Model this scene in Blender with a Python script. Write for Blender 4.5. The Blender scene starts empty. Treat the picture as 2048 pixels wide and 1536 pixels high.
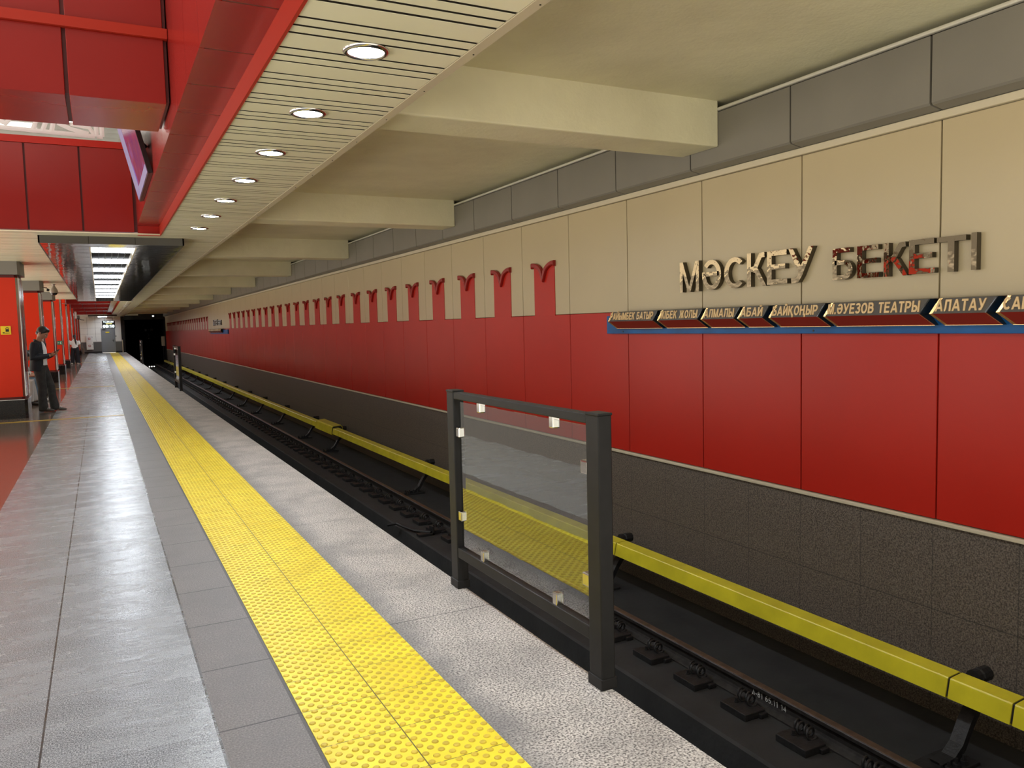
import bpy, bmesh, math, random
from mathutils import Vector, Matrix, Euler
C = bpy.context.scene.collection
S = bpy.context.scene
random.seed(7)
PI = math.pi

# ---------------------------------------------------------------- camera, world, exposure
YAW, PITCH, ROLL, FPX = 0.476058503, -0.0755727491, -0.024515903, 1589.33
fwd = Vector((math.sin(YAW)*math.cos(PITCH), math.cos(YAW)*math.cos(PITCH), math.sin(PITCH)))
rgt = Vector((math.cos(YAW), -math.sin(YAW), 0))
upv = rgt.cross(fwd)
r2 = rgt*math.cos(ROLL)+upv*math.sin(ROLL)
u2 = -rgt*math.sin(ROLL)+upv*math.cos(ROLL)
cam = bpy.data.cameras.new('camera'); camo = bpy.data.objects.new('camera', cam); C.objects.link(camo)
cam.sensor_fit = 'HORIZONTAL'; cam.sensor_width = 36.0; cam.lens = FPX/2048*36.0
cam.clip_start = 0.05; cam.clip_end = 400
camo.matrix_world = Matrix(((r2.x, u2.x, -fwd.x, 0), (r2.y, u2.y, -fwd.y, 0), (r2.z, u2.z, -fwd.z, 1.6), (0, 0, 0, 1)))
S.camera = camo
# lamp strengths (radiance of the luminous faces) and strength of the added world fill below / above the horizon
L_DOWN, L_RAFT, L_HALL = 225.0, 15.0, 6.0
W_LOW, W_HIGH, W_LEFT = 1.25, 0.35, 3.0     # W_LEFT: added fill from below the horizon on the left
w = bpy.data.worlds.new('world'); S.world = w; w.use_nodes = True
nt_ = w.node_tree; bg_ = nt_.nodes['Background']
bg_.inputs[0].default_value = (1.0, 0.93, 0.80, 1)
# world fill added to lift ceiling and wall: bright below the horizon, dim above
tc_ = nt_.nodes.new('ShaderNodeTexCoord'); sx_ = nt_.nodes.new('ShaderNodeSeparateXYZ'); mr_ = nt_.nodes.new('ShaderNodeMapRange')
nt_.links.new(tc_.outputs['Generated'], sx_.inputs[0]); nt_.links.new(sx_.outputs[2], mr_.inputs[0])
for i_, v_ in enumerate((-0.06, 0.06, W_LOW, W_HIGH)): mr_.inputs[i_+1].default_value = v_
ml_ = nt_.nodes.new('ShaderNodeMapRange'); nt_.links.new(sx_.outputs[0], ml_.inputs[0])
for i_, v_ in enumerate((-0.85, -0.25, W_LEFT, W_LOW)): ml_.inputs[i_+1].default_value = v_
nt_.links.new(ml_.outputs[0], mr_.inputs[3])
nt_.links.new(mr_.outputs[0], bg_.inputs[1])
vs = S.view_settings
S.display_settings.display_device = 'sRGB'
vs.view_transform = 'Standard'; vs.look = 'None'; vs.gamma = 1.0; vs.use_curve_mapping = False
vs.exposure = 0.45
S.cycles.max_bounces = 10; S.cycles.diffuse_bounces = 6; S.cycles.glossy_bounces = 5
S.cycles.transparent_max_bounces = 12
S.cycles.sample_clamp_indirect = 6.0

# ---------------------------------------------------------------- materials
def lin(r, g, b):
    f = lambda c: ((c/255+0.055)/1.055)**2.4 if c/255 > 0.04045 else c/255/12.92
    return (f(r), f(g), f(b), 1)
def nmat(name):
    m = bpy.data.materials.new(name); m.use_nodes = True
    nt = m.node_tree; b = nt.nodes['Principled BSDF']
    return m, nt, b
def mth(nt, op, a, b=None, c=None):
    n = nt.nodes.new('ShaderNodeMath'); n.operation = op
    for i, v in enumerate((a, b, c)):
        if v is None: continue
        if isinstance(v, (int, float)): n.inputs[i].default_value = v
        else: nt.links.new(v, n.inputs[i])
    return n.outputs[0]
def coords(nt, scale=(1, 1, 1)):
    t = nt.nodes.new('ShaderNodeTexCoord'); mp = nt.nodes.new('ShaderNodeMapping')
    mp.inputs['Scale'].default_value = scale
    nt.links.new(t.outputs['Object'], mp.inputs[0])
    return mp.outputs[0]
def noise(nt, scale, vec, detail=3, rough=0.5):
    n = nt.nodes.new('ShaderNodeTexNoise'); n.inputs['Scale'].default_value = scale
    n.inputs['Detail'].default_value = detail; n.inputs['Roughness'].default_value = rough
    nt.links.new(vec, n.inputs['Vector']); return n.outputs['Fac']
def ramp(nt, fac, stops):
    r = nt.nodes.new('ShaderNodeValToRGB'); e = r.color_ramp.elements
    while len(e) > 1: e.remove(e[0])
    e[0].position, e[0].color = stops[0]
    for p, c in stops[1:]:
        x = e.new(p); x.color = c
    nt.links.new(fac, r.inputs[0]); return r.outputs[0]
def mixc(nt, fac, a, b, mode='MIX'):
    n = nt.nodes.new('ShaderNodeMix'); n.data_type = 'RGBA'; n.blend_type = mode
    for sock, v in ((n.inputs['Factor'], fac), (n.inputs['A'], a), (n.inputs['B'], b)):
        if isinstance(v, (int, float)): sock.default_value = v
        elif isinstance(v, tuple): sock.default_value = v
        else: nt.links.new(v, sock)
    # colour sockets of the Mix node are the RGBA ones
    return n
def mix(nt, fac, a, b, mode='MIX'):
    n = nt.nodes.new('ShaderNodeMix'); n.data_type = 'RGBA'; n.blend_type = mode
    ins = [n.inputs[0], n.inputs[6], n.inputs[7]]
    for sock, v in zip(ins, (fac, a, b)):
        if isinstance(v, (int, float)): sock.default_value = v
        elif isinstance(v, tuple): sock.default_value = v
        else: nt.links.new(v, sock)
    return n.outputs[2]
def bump(nt, b, h, strength, dist=0.01):
    n = nt.nodes.new('ShaderNodeBump'); n.inputs['Strength'].default_value = strength
    n.inputs['Distance'].default_value = dist
    nt.links.new(h, n.inputs['Height']); nt.links.new(n.outputs[0], b.inputs['Normal'])
def line_fac(nt, comp, off, period, width):
    """1 on thin joint lines repeated along one object axis"""
    t = nt.nodes.new('ShaderNodeTexCoord'); s = nt.nodes.new('ShaderNodeSeparateXYZ')
    nt.links.new(t.outputs['Object'], s.inputs[0])
    v = mth(nt, 'SUBTRACT', s.outputs[comp], off-width/2)
    v = mth(nt, 'FLOORED_MODULO', v, period)
    return mth(nt, 'LESS_THAN', v, width)
def plain(name, col, rough=0.5, metal=0.0, spec=0.5, coat=0.0, var=0.0, vscale=6.0, bmp=0.0, bscale=30.0, coat_rough=0.1):
    m, nt, b = nmat(name)
    b.inputs['Base Color'].default_value = col; b.inputs['Roughness'].default_value = rough
    b.inputs['Metallic'].default_value = metal; b.inputs['Specular IOR Level'].default_value = spec
    b.inputs['Coat Weight'].default_value = coat; b.inputs['Coat Roughness'].default_value = coat_rough
    if var or bmp: vec = coords(nt)
    if var:
        f = noise(nt, vscale, vec, 4)
        lo = tuple(c*(1-var) for c in col[:3])+(1,); hi = tuple(min(1, c*(1+var)) for c in col[:3])+(1,)
        nt.links.new(ramp(nt, f, [(0.3, lo), (0.7, hi)]), b.inputs['Base Color'])
    if bmp: bump(nt, b, noise(nt, bscale, vec, 3), bmp)
    return m
def emit(name, col, s, base=0.8):
    m, nt, b = nmat(name)
    b.inputs['Base Color'].default_value = (base, base, base, 1)
    b.inputs['Emission Color'].default_value = col; b.inputs['Emission Strength'].default_value = s
    return m
M = {}
M['red'] = plain('red_lacquered_panel', (0.42, 0.017, 0.009, 1), 0.30, spec=0.28, var=0.05, vscale=1.2, bmp=0.012, bscale=3)
M['redgloss'] = plain('red_glossy_panel', (0.26, 0.015, 0.012, 1), 0.24, spec=0.35, var=0.04, vscale=1.5)
M['redtrim'] = plain('bright_red_trim', (0.36, 0.022, 0.009, 1), 0.4, spec=0.3)
M['redpillar'] = plain('pillar_red', (0.64, 0.031, 0.008, 1), 0.32, spec=0.25, var=0.03, vscale=1.0)
M['reddark'] = plain('dark_red_recess', (0.10, 0.004, 0.004, 1), 0.45)
M['beige'] = plain('beige_panel', (0.455, 0.37, 0.225, 1), 0.34, var=0.03, vscale=1.0, bmp=0.012, bscale=4)
M['trimcream'] = plain('cream_trim', (0.55, 0.48, 0.34, 1), 0.4)
M['gap'] = plain('dark_joint', (0.02, 0.017, 0.014, 1), 0.9, spec=0.05)
M['slat'] = plain('cream_ceiling_slat', (0.82, 0.785, 0.575, 1), 0.25, var=0.03, vscale=2)
M['slatwhite'] = plain('white_ceiling_slat', (0.72, 0.72, 0.68, 1), 0.25)
M['grey'] = plain('grey_soffit_panel', (0.175, 0.160, 0.132, 1), 0.45, var=0.05, vscale=2)
M['raftgrey'] = plain('dark_grey_casing', (0.075, 0.07, 0.06, 1), 0.4)
M['greycap'] = plain('grey_capital', (0.22, 0.21, 0.19, 1), 0.45)
M['steel'] = plain('polished_steel', (0.62, 0.60, 0.58, 1), 0.16, 1.0)
M['chrome'] = plain('chrome', (0.55, 0.53, 0.50, 1), 0.15, 1.0)
M['mirror'] = plain('mirror_letter_metal', (0.38, 0.30, 0.20, 1), 0.03, 1.0, bmp=0.3, bscale=6)
M['letterside'] = plain('letter_side', (0.10, 0.085, 0.06, 1), 0.3, 0.8)
M['blackmetal'] = plain('black_powder_coat', (0.012, 0.012, 0.013, 1), 0.35, 0.0, var=0.2, vscale=20)
M['charcoal'] = plain('charcoal_steel', (0.014, 0.0135, 0.013, 1), 0.45, 0.0, spec=0.22, var=0.15, vscale=12)
M['blackstone'] = plain('black_granite', (0.014, 0.013, 0.013, 1), 0.14, var=0.3, vscale=60)
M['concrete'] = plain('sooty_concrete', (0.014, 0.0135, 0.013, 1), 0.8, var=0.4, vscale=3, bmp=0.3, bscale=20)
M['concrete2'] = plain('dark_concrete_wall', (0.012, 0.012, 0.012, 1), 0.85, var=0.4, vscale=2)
M['iron'] = plain('sooty_iron', (0.016, 0.015, 0.015, 1), 0.55, 0.3, var=0.4, vscale=30, bmp=0.2, bscale=60)
M['railhead'] = plain('worn_rail_head', (0.13, 0.085, 0.07, 1), 0.4, 0.7, var=0.3, vscale=15)
M['railrust'] = plain('rail_steel', (0.03, 0.026, 0.024, 1), 0.5, 0.4, var=0.4, vscale=25)
M['cover'] = plain('yellow_cover', (0.56, 0.48, 0.02, 1), 0.36, var=0.12, vscale=5)
M['whitepaint'] = plain('white_paint', (0.7, 0.7, 0.66, 1), 0.5)
M['pipe'] = plain('pale_conduit', (0.55, 0.52, 0.44, 1), 0.4)
M['gold'] = plain('gold_edge', (0.85, 0.58, 0.26, 1), 0.25, 0.85)
M['goldtext'] = plain('gold_lettering', (0.62, 0.43, 0.21, 1), 0.45, 0.3)
M['plategrey'] = plain('plate_grey', (0.075, 0.066, 0.054, 1), 0.38, 0.0, spec=0.25)
M['platered'] = plain('plate_red', (0.20, 0.02, 0.014, 1), 0.3, spec=0.3)
M['plateside'] = plain('plate_side', (0.012, 0.016, 0.018, 1), 0.2)
M['blue'] = plain('blue_strip', (0.004, 0.085, 0.26, 1), 0.35, spec=0.25, var=0.25, vscale=3)
M['sign_yellow'] = plain('yellow_sign', (0.85, 0.62, 0.02, 1), 0.4)
M['black'] = plain('matt_black', (0.01, 0.01, 0.01, 1), 0.5)
M['green'] = plain('green_sign', (0.01, 0.16, 0.10, 1), 0.4)
M['white'] = plain('white', (0.8, 0.8, 0.78, 1), 0.45)
M['endwhite'] = plain('white_wall_tile', (0.86, 0.86, 0.81, 1), 0.3)
M['endgrey'] = plain('grey_wall_tile', (0.13, 0.13, 0.12, 1), 0.4)
M['door'] = plain('grey_door', (0.22, 0.235, 0.25, 1), 0.4)
M['domegrey'] = plain('camera_housing', (0.42, 0.38, 0.33, 1), 0.35)
M['dark_lens'] = plain('dark_lens', (0.01, 0.01, 0.012, 1), 0.05)
M['downlight'] = emit('downlight_diffuser', (0.86, 0.93, 1, 1), L_DOWN)
M['raftlight'] = emit('lit_panel', (0.86, 0.92, 1, 1), L_RAFT)
M['halllight'] = emit('hall_light', (1, 0.96, 0.88, 1), L_HALL)
M['clocktext'] = emit('clock_digits', (0.75, 0.95, 1, 1), 3.0)
M['clockyellow'] = emit('clock_yellow', (0.9, 0.85, 0.25, 1), 0.7)
M['lamp_dim'] = emit('dim_lamp', (1, 1, 0.95, 1), 1.2)
M['skin'] = plain('skin', (0.42, 0.22, 0.14, 1), 0.5)
M['hair'] = plain('black_hair', (0.012, 0.010, 0.009, 1), 0.4, bmp=0.4, bscale=90)
M['navy'] = plain('navy_jacket', (0.010, 0.012, 0.018, 1), 0.75, bmp=0.2, bscale=25)
M['tshirt'] = plain('white_cotton', (0.72, 0.72, 0.70, 1), 0.8, bmp=0.3, bscale=18)
M['greyjeans'] = plain('charcoal_denim', (0.030, 0.029, 0.027, 1), 0.85, var=0.3, vscale=14, bmp=0.3, bscale=30)
M['bluejeans'] = plain('blue_denim', (0.10, 0.15, 0.22, 1), 0.85, var=0.25, vscale=14)
M['blackcloth'] = plain('black_cloth', (0.010, 0.010, 0.013, 1), 0.85)
M['palecloth'] = plain('pale_trousers', (0.50, 0.49, 0.46, 1), 0.85)
M['greycloth'] = plain('pale_grey_shirt', (0.45, 0.46, 0.48, 1), 0.85)
M['shoe'] = plain('brown_suede', (0.09, 0.075, 0.06, 1), 0.7)
M['shoewhite'] = plain('white_shoe', (0.7, 0.68, 0.64, 1), 0.6)
M['brownbag'] = plain('brown_leather', (0.07, 0.04, 0.025, 1), 0.5)
M['olive'] = plain('yellow_bag', (0.5, 0.4, 0.03, 1), 0.6)
M['floorgold'] = plain('gold_floor_strip', (0.55, 0.38, 0.06, 1), 0.3)
M['whitegloss'] = plain('white_vinyl_script', (0.85, 0.85, 0.85, 1), 0.35)

def mat_plaster():
    m, nt, b = nmat('painted_plaster'); v = coords(nt)
    f = noise(nt, 0.7, v, 5, 0.6)
    nt.links.new(ramp(nt, f, [(0.32, (0.62, 0.575, 0.385, 1)), (0.62, (0.74, 0.695, 0.475, 1))]), b.inputs['Base Color'])
    b.inputs['Roughness'].default_value = 0.6
    h = mth(nt, 'ADD', noise(nt, 5, v, 4), mth(nt, 'MULTIPLY', noise(nt, 40, v, 2), 0.15))
    bump(nt, b, h, 0.35, 0.02)
    return m
M['plaster'] = mat_plaster()
def mat_slate():
    m, nt, b = nmat('grey_cleft_granite')
    v = coords(nt); vs_ = coords(nt, (1.1, 3.2, 1))
    sp = noise(nt, 170, v, 2, 0.6); big = noise(nt, 1.6, vs_, 5, 0.6)
    c = ramp(nt, sp, [(0.35, (0.04, 0.046, 0.053, 1)), (0.5, (0.23, 0.25, 0.27, 1)), (0.65, (0.52, 0.545, 0.57, 1))])
    c = mix(nt, 0.22, c, ramp(nt, big, [(0.35, (0.20, 0.215, 0.235, 1)), (0.65, (0.42, 0.44, 0.46, 1))]))
    j = mth(nt, 'MAXIMUM', mth(nt, 'MULTIPLY', line_fac(nt, 1, 3.2755, 1.264, 0.005), 0.45), mth(nt, 'MAXIMUM', line_fac(nt, 0, -0.292, 50, 0.008), line_fac(nt, 0, 0.331, 50, 0.012)))
    c = mix(nt, j, c, (0.05, 0.05, 0.05, 1))
    nt.links.new(c, b.inputs['Base Color'])
    r = nt.nodes.new('ShaderNodeMapRange'); r.inputs[1].default_value = 0.3; r.inputs[2].default_value = 0.7
    r.inputs[3].default_value = 0.17; r.inputs[4].default_value = 0.34
    nt.links.new(big, r.inputs[0]); nt.links.new(r.outputs[0], b.inputs['Roughness'])
    # cleft ridges that run across the platform, and a fine grain
    h = mth(nt, 'ADD', mth(nt, 'MULTIPLY', noise(nt, 2.2, vs_, 6, 0.6), 1.0), mth(nt, 'ADD', mth(nt, 'MULTIPLY', noise(nt, 70, v, 2), 0.10), mth(nt, 'MULTIPLY', noise(nt, 9, vs_, 4, 0.7), 0.25)))
    bump(nt, b, h, 0.22, 0.03)
    return m
M['slate'] = mat_slate()
def mat_speck(name, stops, scale, rough, joints=(), bmp=0.0, dirt=None):
    m, nt, b = nmat(name); v = coords(nt)
    f = noise(nt, scale, v, 2, 0.55)
    c = ramp(nt, f, stops)
    if dirt:
        d = noise(nt, 2.3, v, 4, 0.65)
        c = mix(nt, ramp(nt, d, [(0.42, (0, 0, 0, 1)), (0.75, (dirt, dirt, dirt, 1))]), c, (0.09, 0.085, 0.085, 1))
    if name.startswith('speckled'):
        t = nt.nodes.new('ShaderNodeTexCoord'); sp = nt.nodes.new('ShaderNodeSeparateXYZ'); nt.links.new(t.outputs['Object'], sp.inputs[0])
        e = mth(nt, 'ADD', sp.outputs[0], mth(nt, 'MULTIPLY', noise(nt, 3.0, v, 4, 0.6), 0.25))
        c = mix(nt, ramp(nt, mth(nt, 'SUBTRACT', e, 1.0), [(0.42, (0.75, 0.75, 0.75, 1)), (0.58, (0, 0, 0, 1))]), c, (0.14, 0.135, 0.14, 1))
    for comp, off, per, wd, st in joints:
        c = mix(nt, mth(nt, 'MULTIPLY', line_fac(nt, comp, off, per, wd), st), c, (0.02, 0.02, 0.02, 1))
    nt.links.new(c, b.inputs['Base Color']); b.inputs['Roughness'].default_value = rough
    if bmp: bump(nt, b, f, bmp, 0.004)
    return m
M['brown'] = mat_speck('polished_brown_granite', [(0.35, (0.09, 0.07, 0.055, 1)), (0.65, (0.24, 0.19, 0.15, 1))], 90, 0.11, [(1, 3.2755, 0.632, 0.004, 0.4)])
M['band'] = mat_speck('grey_granite_band', [(0.3, (0.09, 0.080, 0.077, 1)), (0.5, (0.15, 0.134, 0.128, 1)), (0.72, (0.23, 0.208, 0.198, 1))], 130, 0.5, [(1, 3.2755, 0.632, 0.010, 0.85), (0, 0.655, 50, 0.02, 0.7)], 0.3, 0.5)
M['edge'] = mat_speck('speckled_granite_edge', [(0.36, (0.07, 0.062, 0.058, 1)), (0.46, (0.33, 0.295, 0.265, 1)), (0.55, (0.56, 0.515, 0.465, 1)), (0.7, (0.72, 0.675, 0.62, 1))], 105, 0.55, [(1, 1.55, 2.475, 0.008, 0.75)], 0.3, 0.55)
M['plinth'] = mat_speck('brown_granite_plinth', [(0.36, (0.045, 0.036, 0.028, 1)), (0.52, (0.125, 0.10, 0.078, 1)), (0.7, (0.20, 0.165, 0.13, 1))], 90, 0.45, [(1, 2.963, 0.6015, 0.006, 0.6), (2, -0.5, 10, 0.007, 0.7)], 0.2)
def mat_tactile():
    m, nt, b = nmat('yellow_tactile_rubber'); v = coords(nt)
    f = noise(nt, 2.5, v, 4, 0.6)
    c = ramp(nt, f, [(0.3, (0.74, 0.59, 0.018, 1)), (0.7, (0.88, 0.75, 0.035, 1))])
    j = mth(nt, 'MAXIMUM', line_fac(nt, 1, 2.944, 0.3175, 0.004), line_fac(nt, 0, 0.978, 50, 0.005))
    c = mix(nt, j, c, (0.10, 0.07, 0.01, 1))
    nt.links.new(c, b.inputs['Base Color']); b.inputs['Roughness'].default_value = 0.42
    return m
M['tactile'] = mat_tactile()
M['dome'] = plain('worn_yellow_dome', (0.60, 0.43, 0.03, 1), 0.5, var=0.18, vscale=9)
def mat_glass():
    m, nt, b = nmat('reflective_screen_glass')
    nt.nodes.remove(b)
    out = nt.nodes['Material Output']
    tr = nt.nodes.new('ShaderNodeBsdfTransparent'); tr.inputs[0].default_value = (0.84, 0.87, 0.86, 1)
    gl = nt.nodes.new('ShaderNodeBsdfGlossy'); gl.inputs['Roughness'].default_value = 0.015
    gl.inputs['Color'].default_value = (0.88, 0.9, 0.92, 1)
    lw = nt.nodes.new('ShaderNodeLayerWeight'); lw.inputs['Blend'].default_value = 0.5
    v = coords(nt)
    bp = nt.nodes.new('ShaderNodeBump'); bp.inputs['Strength'].default_value = 0.012; bp.inputs['Distance'].default_value = 0.05
    nt.links.new(noise(nt, 3.5, v, 1), bp.inputs['Height']); nt.links.new(bp.outputs[0], gl.inputs['Normal'])
    f = mth(nt, 'MULTIPLY_ADD', lw.outputs['Fresnel'], 0.9, 0.16)
    ge = nt.nodes.new('ShaderNodeNewGeometry')
    f = mth(nt, 'MULTIPLY', f, mth(nt, 'SUBTRACT', 1.0, ge.outputs['Backfacing']))
    mx = nt.nodes.new('ShaderNodeMixShader')
    nt.links.new(f, mx.inputs[0]); nt.links.new(tr.outputs[0], mx.inputs[1]); nt.links.new(gl.outputs[0], mx.inputs[2])
    nt.links.new(mx.outputs[0], out.inputs['Surface'])
    return m
M['glass'] = mat_glass()
def mat_clear():
    m, nt, b = nmat('clear_balustrade_glass'); nt.nodes.remove(b); out = nt.nodes['Material Output']
    tr = nt.nodes.new('ShaderNodeBsdfTransparent'); gl = nt.nodes.new('ShaderNodeBsdfGlossy'); gl.inputs['Roughness'].default_value = 0.02
    mx = nt.nodes.new('ShaderNodeMixShader'); mx.inputs[0].default_value = 0.12
    nt.links.new(tr.outputs[0], mx.inputs[1]); nt.links.new(gl.outputs[0], mx.inputs[2]); nt.links.new(mx.outputs[0], out.inputs['Surface'])
    return m
M['clear'] = mat_clear()
def mat_mirrorslat(name, col, rough):
    m, nt, b = nmat(name); v = coords(nt, (1.5, 0.4, 1))
    b.inputs['Base Color'].default_value = col; b.inputs['Metallic'].default_value = 0.9; b.inputs['Roughness'].default_value = rough
    bump(nt, b, noise(nt, 5, v, 2), 0.10, 0.02)
    return m
M['mirrorslat'] = mat_mirrorslat('mirror_polished_slat', (0.62, 0.60, 0.56, 1), 0.07)
def mat_tv():
    m, nt, b = nmat('tv_picture'); t = nt.nodes.new('ShaderNodeTexCoord')
    s = nt.nodes.new('ShaderNodeSeparateXYZ'); nt.links.new(t.outputs['Object'], s.inputs[0])
    n = noise(nt, 2.2, t.outputs['Object'], 2)
    c = ramp(nt, n, [(0.35, (0.10, 0.03, 0.14, 1)), (0.5, (0.22, 0.05, 0.10, 1)), (0.66, (0.16, 0.14, 0.5, 1))])
    nt.links.new(c, b.inputs['Emission Color']); b.inputs['Emission Strength'].default_value = 0.55
    b.inputs['Base Color'].default_value = (0.02, 0.02, 0.02, 1); b.inputs['Roughness'].default_value = 0.15
    return m
M['tv'] = mat_tv()
M['tvedge'] = emit('tv_pale_border', (0.42, 0.34, 0.6, 1), 0.42, 0.05)

# ---------------------------------------------------------------- mesh builder
class MB:
    def __init__(s): s.v = []; s.f = []; s.mi = []; s.mats = []
    def _m(s, m):
        m = M[m] if isinstance(m, str) else m
        if m not in s.mats: s.mats.append(m)
        return s.mats.index(m)
    def add(s, vs_, fs, m):
        k = len(s.v); i = s._m(m)
        s.v.extend([tuple(p) for p in vs_]); s.f.extend([[k+q for q in f] for f in fs]); s.mi.extend([i]*len(fs))
        return s
    def box(s, x0, x1, y0, y1, z0, z1, m):
        x0, x1 = sorted((x0, x1)); y0, y1 = sorted((y0, y1)); z0, z1 = sorted((z0, z1))
        v = [(x, y, z) for x in (x0, x1) for y in (y0, y1) for z in (z0, z1)]
        return s.add(v, [(0, 1, 3, 2), (4, 6, 7, 5), (0, 4, 5, 1), (2, 3, 7, 6), (0, 2, 6, 4), (1, 5, 7, 3)], m)
    def cbox(s, x0, x1, y0, y1, z0, z1, m, c=0.006):
        """box with chamfered edges"""
        x0, x1 = sorted((x0, x1)); y0, y1 = sorted((y0, y1)); z0, z1 = sorted((z0, z1))
        bm = bmesh.new(); bmesh.ops.create_cube(bm, size=1)
        for q in bm.verts: q.co = Vector(((x0+x1)/2+q.co.x*(x1-x0), (y0+y1)/2+q.co.y*(y1-y0), (z0+z1)/2+q.co.z*(z1-z0)))
        bmesh.ops.bevel(bm, geom=bm.edges[:], offset=min(c, 0.45*min(x1-x0, y1-y0, z1-z0)), segments=2, profile=0.5, affect='EDGES')
        return s.bm(bm, m)
    def bm(s, bm, m):
        bm.verts.index_update()
        s.add([q.co[:] for q in bm.verts], [[q.index for q in f.verts] for f in bm.faces], m); bm.free(); return s
    def prism_y(s, prof, y0, y1, m):
        n = len(prof); v = [(x, y0, z) for x, z in prof]+[(x, y1, z) for x, z in prof]
        f = [(i, (i+1) % n, n+(i+1) % n, n+i) for i in range(n)]+[tuple(range(n))[::-1], tuple(range(n, 2*n))]
        return s.add(v, f, m)
    def sweep(s, pts, rad, m, n=10, cap=True):
        """round tube along points; rad is one number or one per point"""
        pts = [Vector(p) for p in pts]; rr = rad if isinstance(rad, (list, tuple)) else [rad]*len(pts)
        rings = []; prev = None
        for i, p in enumerate(pts):
            d = (pts[min(i+1, len(pts)-1)]-pts[max(i-1, 0)]).normalized()
            a = prev if prev else (Vector((0, 0, 1)) if abs(d.z) < 0.9 else Vector((1, 0, 0)))
            sx = d.cross(a).normalized(); sy = sx.cross(d).normalized(); prev = sy
            r_ = rr[i]; ra, rb = r_ if isinstance(r_, (tuple, list)) else (r_, r_)
            rings.append([p+sx*math.cos(2*PI*k/n)*ra+sy*math.sin(2*PI*k/n)*rb for k in range(n)])
        v = [q for r_ in rings for q in r_]; f = []
        for i in range(len(rings)-1):
            for k in range(n): f.append((i*n+k, i*n+(k+1) % n, (i+1)*n+(k+1) % n, (i+1)*n+k))
        if cap: f += [tuple(range(n))[::-1], tuple(range((len(rings)-1)*n, len(rings)*n))]
        return s.add(v, f, m)
    def lathe(s, prof, c, m, n=24, axis='z'):
        """profile (radius, height) turned about an axis through c"""
        v = []; f = []
        for r_, h in prof:
            for k in range(n):
                a = 2*PI*k/n
                p = (r_*math.cos(a), r_*math.sin(a), h)
                if axis == 'x': p = (h, p[0], p[1])
                if axis == 'y': p = (p[0], h, p[1])
                v.append((c[0]+p[0], c[1]+p[1], c[2]+p[2]))
        L = len(prof)
        for i in range(L-1):
            for k in range(n): f.append((i*n+k, i*n+(k+1) % n, (i+1)*n+(k+1) % n, (i+1)*n+k))
        f += [tuple(range(n))[::-1], tuple(range((L-1)*n, L*n))]
        return s.add(v, f, m)
    def ell(s, c, r, m, rot=None, n=14):
        bm = bmesh.new(); bmesh.ops.create_uvsphere(bm, u_segments=n, v_segments=max(6, n*2//3), radius=1)
        R_ = rot.to_matrix() if rot else Matrix.Identity(3)
        for q in bm.verts: q.co = R_ @ Vector((q.co.x*r[0], q.co.y*r[1], q.co.z*r[2]))+Vector(c)
        return s.bm(bm, m)
    def build(s, name, parent=None, smooth=False, org=None):
        me = bpy.data.meshes.new(name)
        o_ = Vector(org) if org else (parent_org(parent) if parent else Vector((0, 0, 0)))
        me.from_pydata([(p[0]-o_.x, p[1]-o_.y, p[2]-o_.z) for p in s.v], [], s.f)
        for m in s.mats: me.materials.append(m)
        me.polygons.foreach_set('material_index', s.mi)
        if smooth: me.polygons.foreach_set('use_smooth', [True]*len(s.f))
        me.validate(); me.update()
        bm = bmesh.new(); bm.from_mesh(me); bmesh.ops.recalc_face_normals(bm, faces=bm.faces[:]); bm.to_mesh(me); bm.free()
        o = bpy.data.objects.new(name, me); C.objects.link(o)
        if org: o.location = o_
        if parent: o.parent = parent
        return o
def parent_org(p):
    v = Vector((0, 0, 0))
    while p: v += p.location; p = p.parent
    return v
def tag(o, label, cat, group=None, kind=None):
    o['label'] = label; o['category'] = cat
    if group: o['group'] = group
    if kind: o['kind'] = kind
    return o
def thing(name, label, cat, loc, group=None, kind=None):
    o = bpy.data.objects.new(name, None); C.objects.link(o); o.location = loc; o.empty_display_size = 0.1
    return tag(o, label, cat, group, kind)
def struct(o): o['kind'] = 'structure'; return o
def dup(root, loc, label=None, group=None):
    r_ = root.copy(); C.objects.link(r_); r_.location = loc
    if label: r_['label'] = label
    if group: r_['group'] = group
    for ch in list(root.children):
        c = ch.copy(); C.objects.link(c); c.parent = r_
        for g in list(ch.children):
            d = g.copy(); C.objects.link(d); d.parent = c
    return r_
ORD = ['first', 'second', 'third', 'fourth', 'fifth', 'sixth', 'seventh', 'eighth', 'ninth', 'tenth', 'eleventh', 'twelfth', 'thirteenth', 'fourteenth', 'fifteenth', 'sixteenth', 'seventeenth', 'eighteenth', 'nineteenth', 'twentieth', 'twenty-first', 'twenty-second', 'twenty-third', 'twenty-fourth', 'twenty-fifth']

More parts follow.
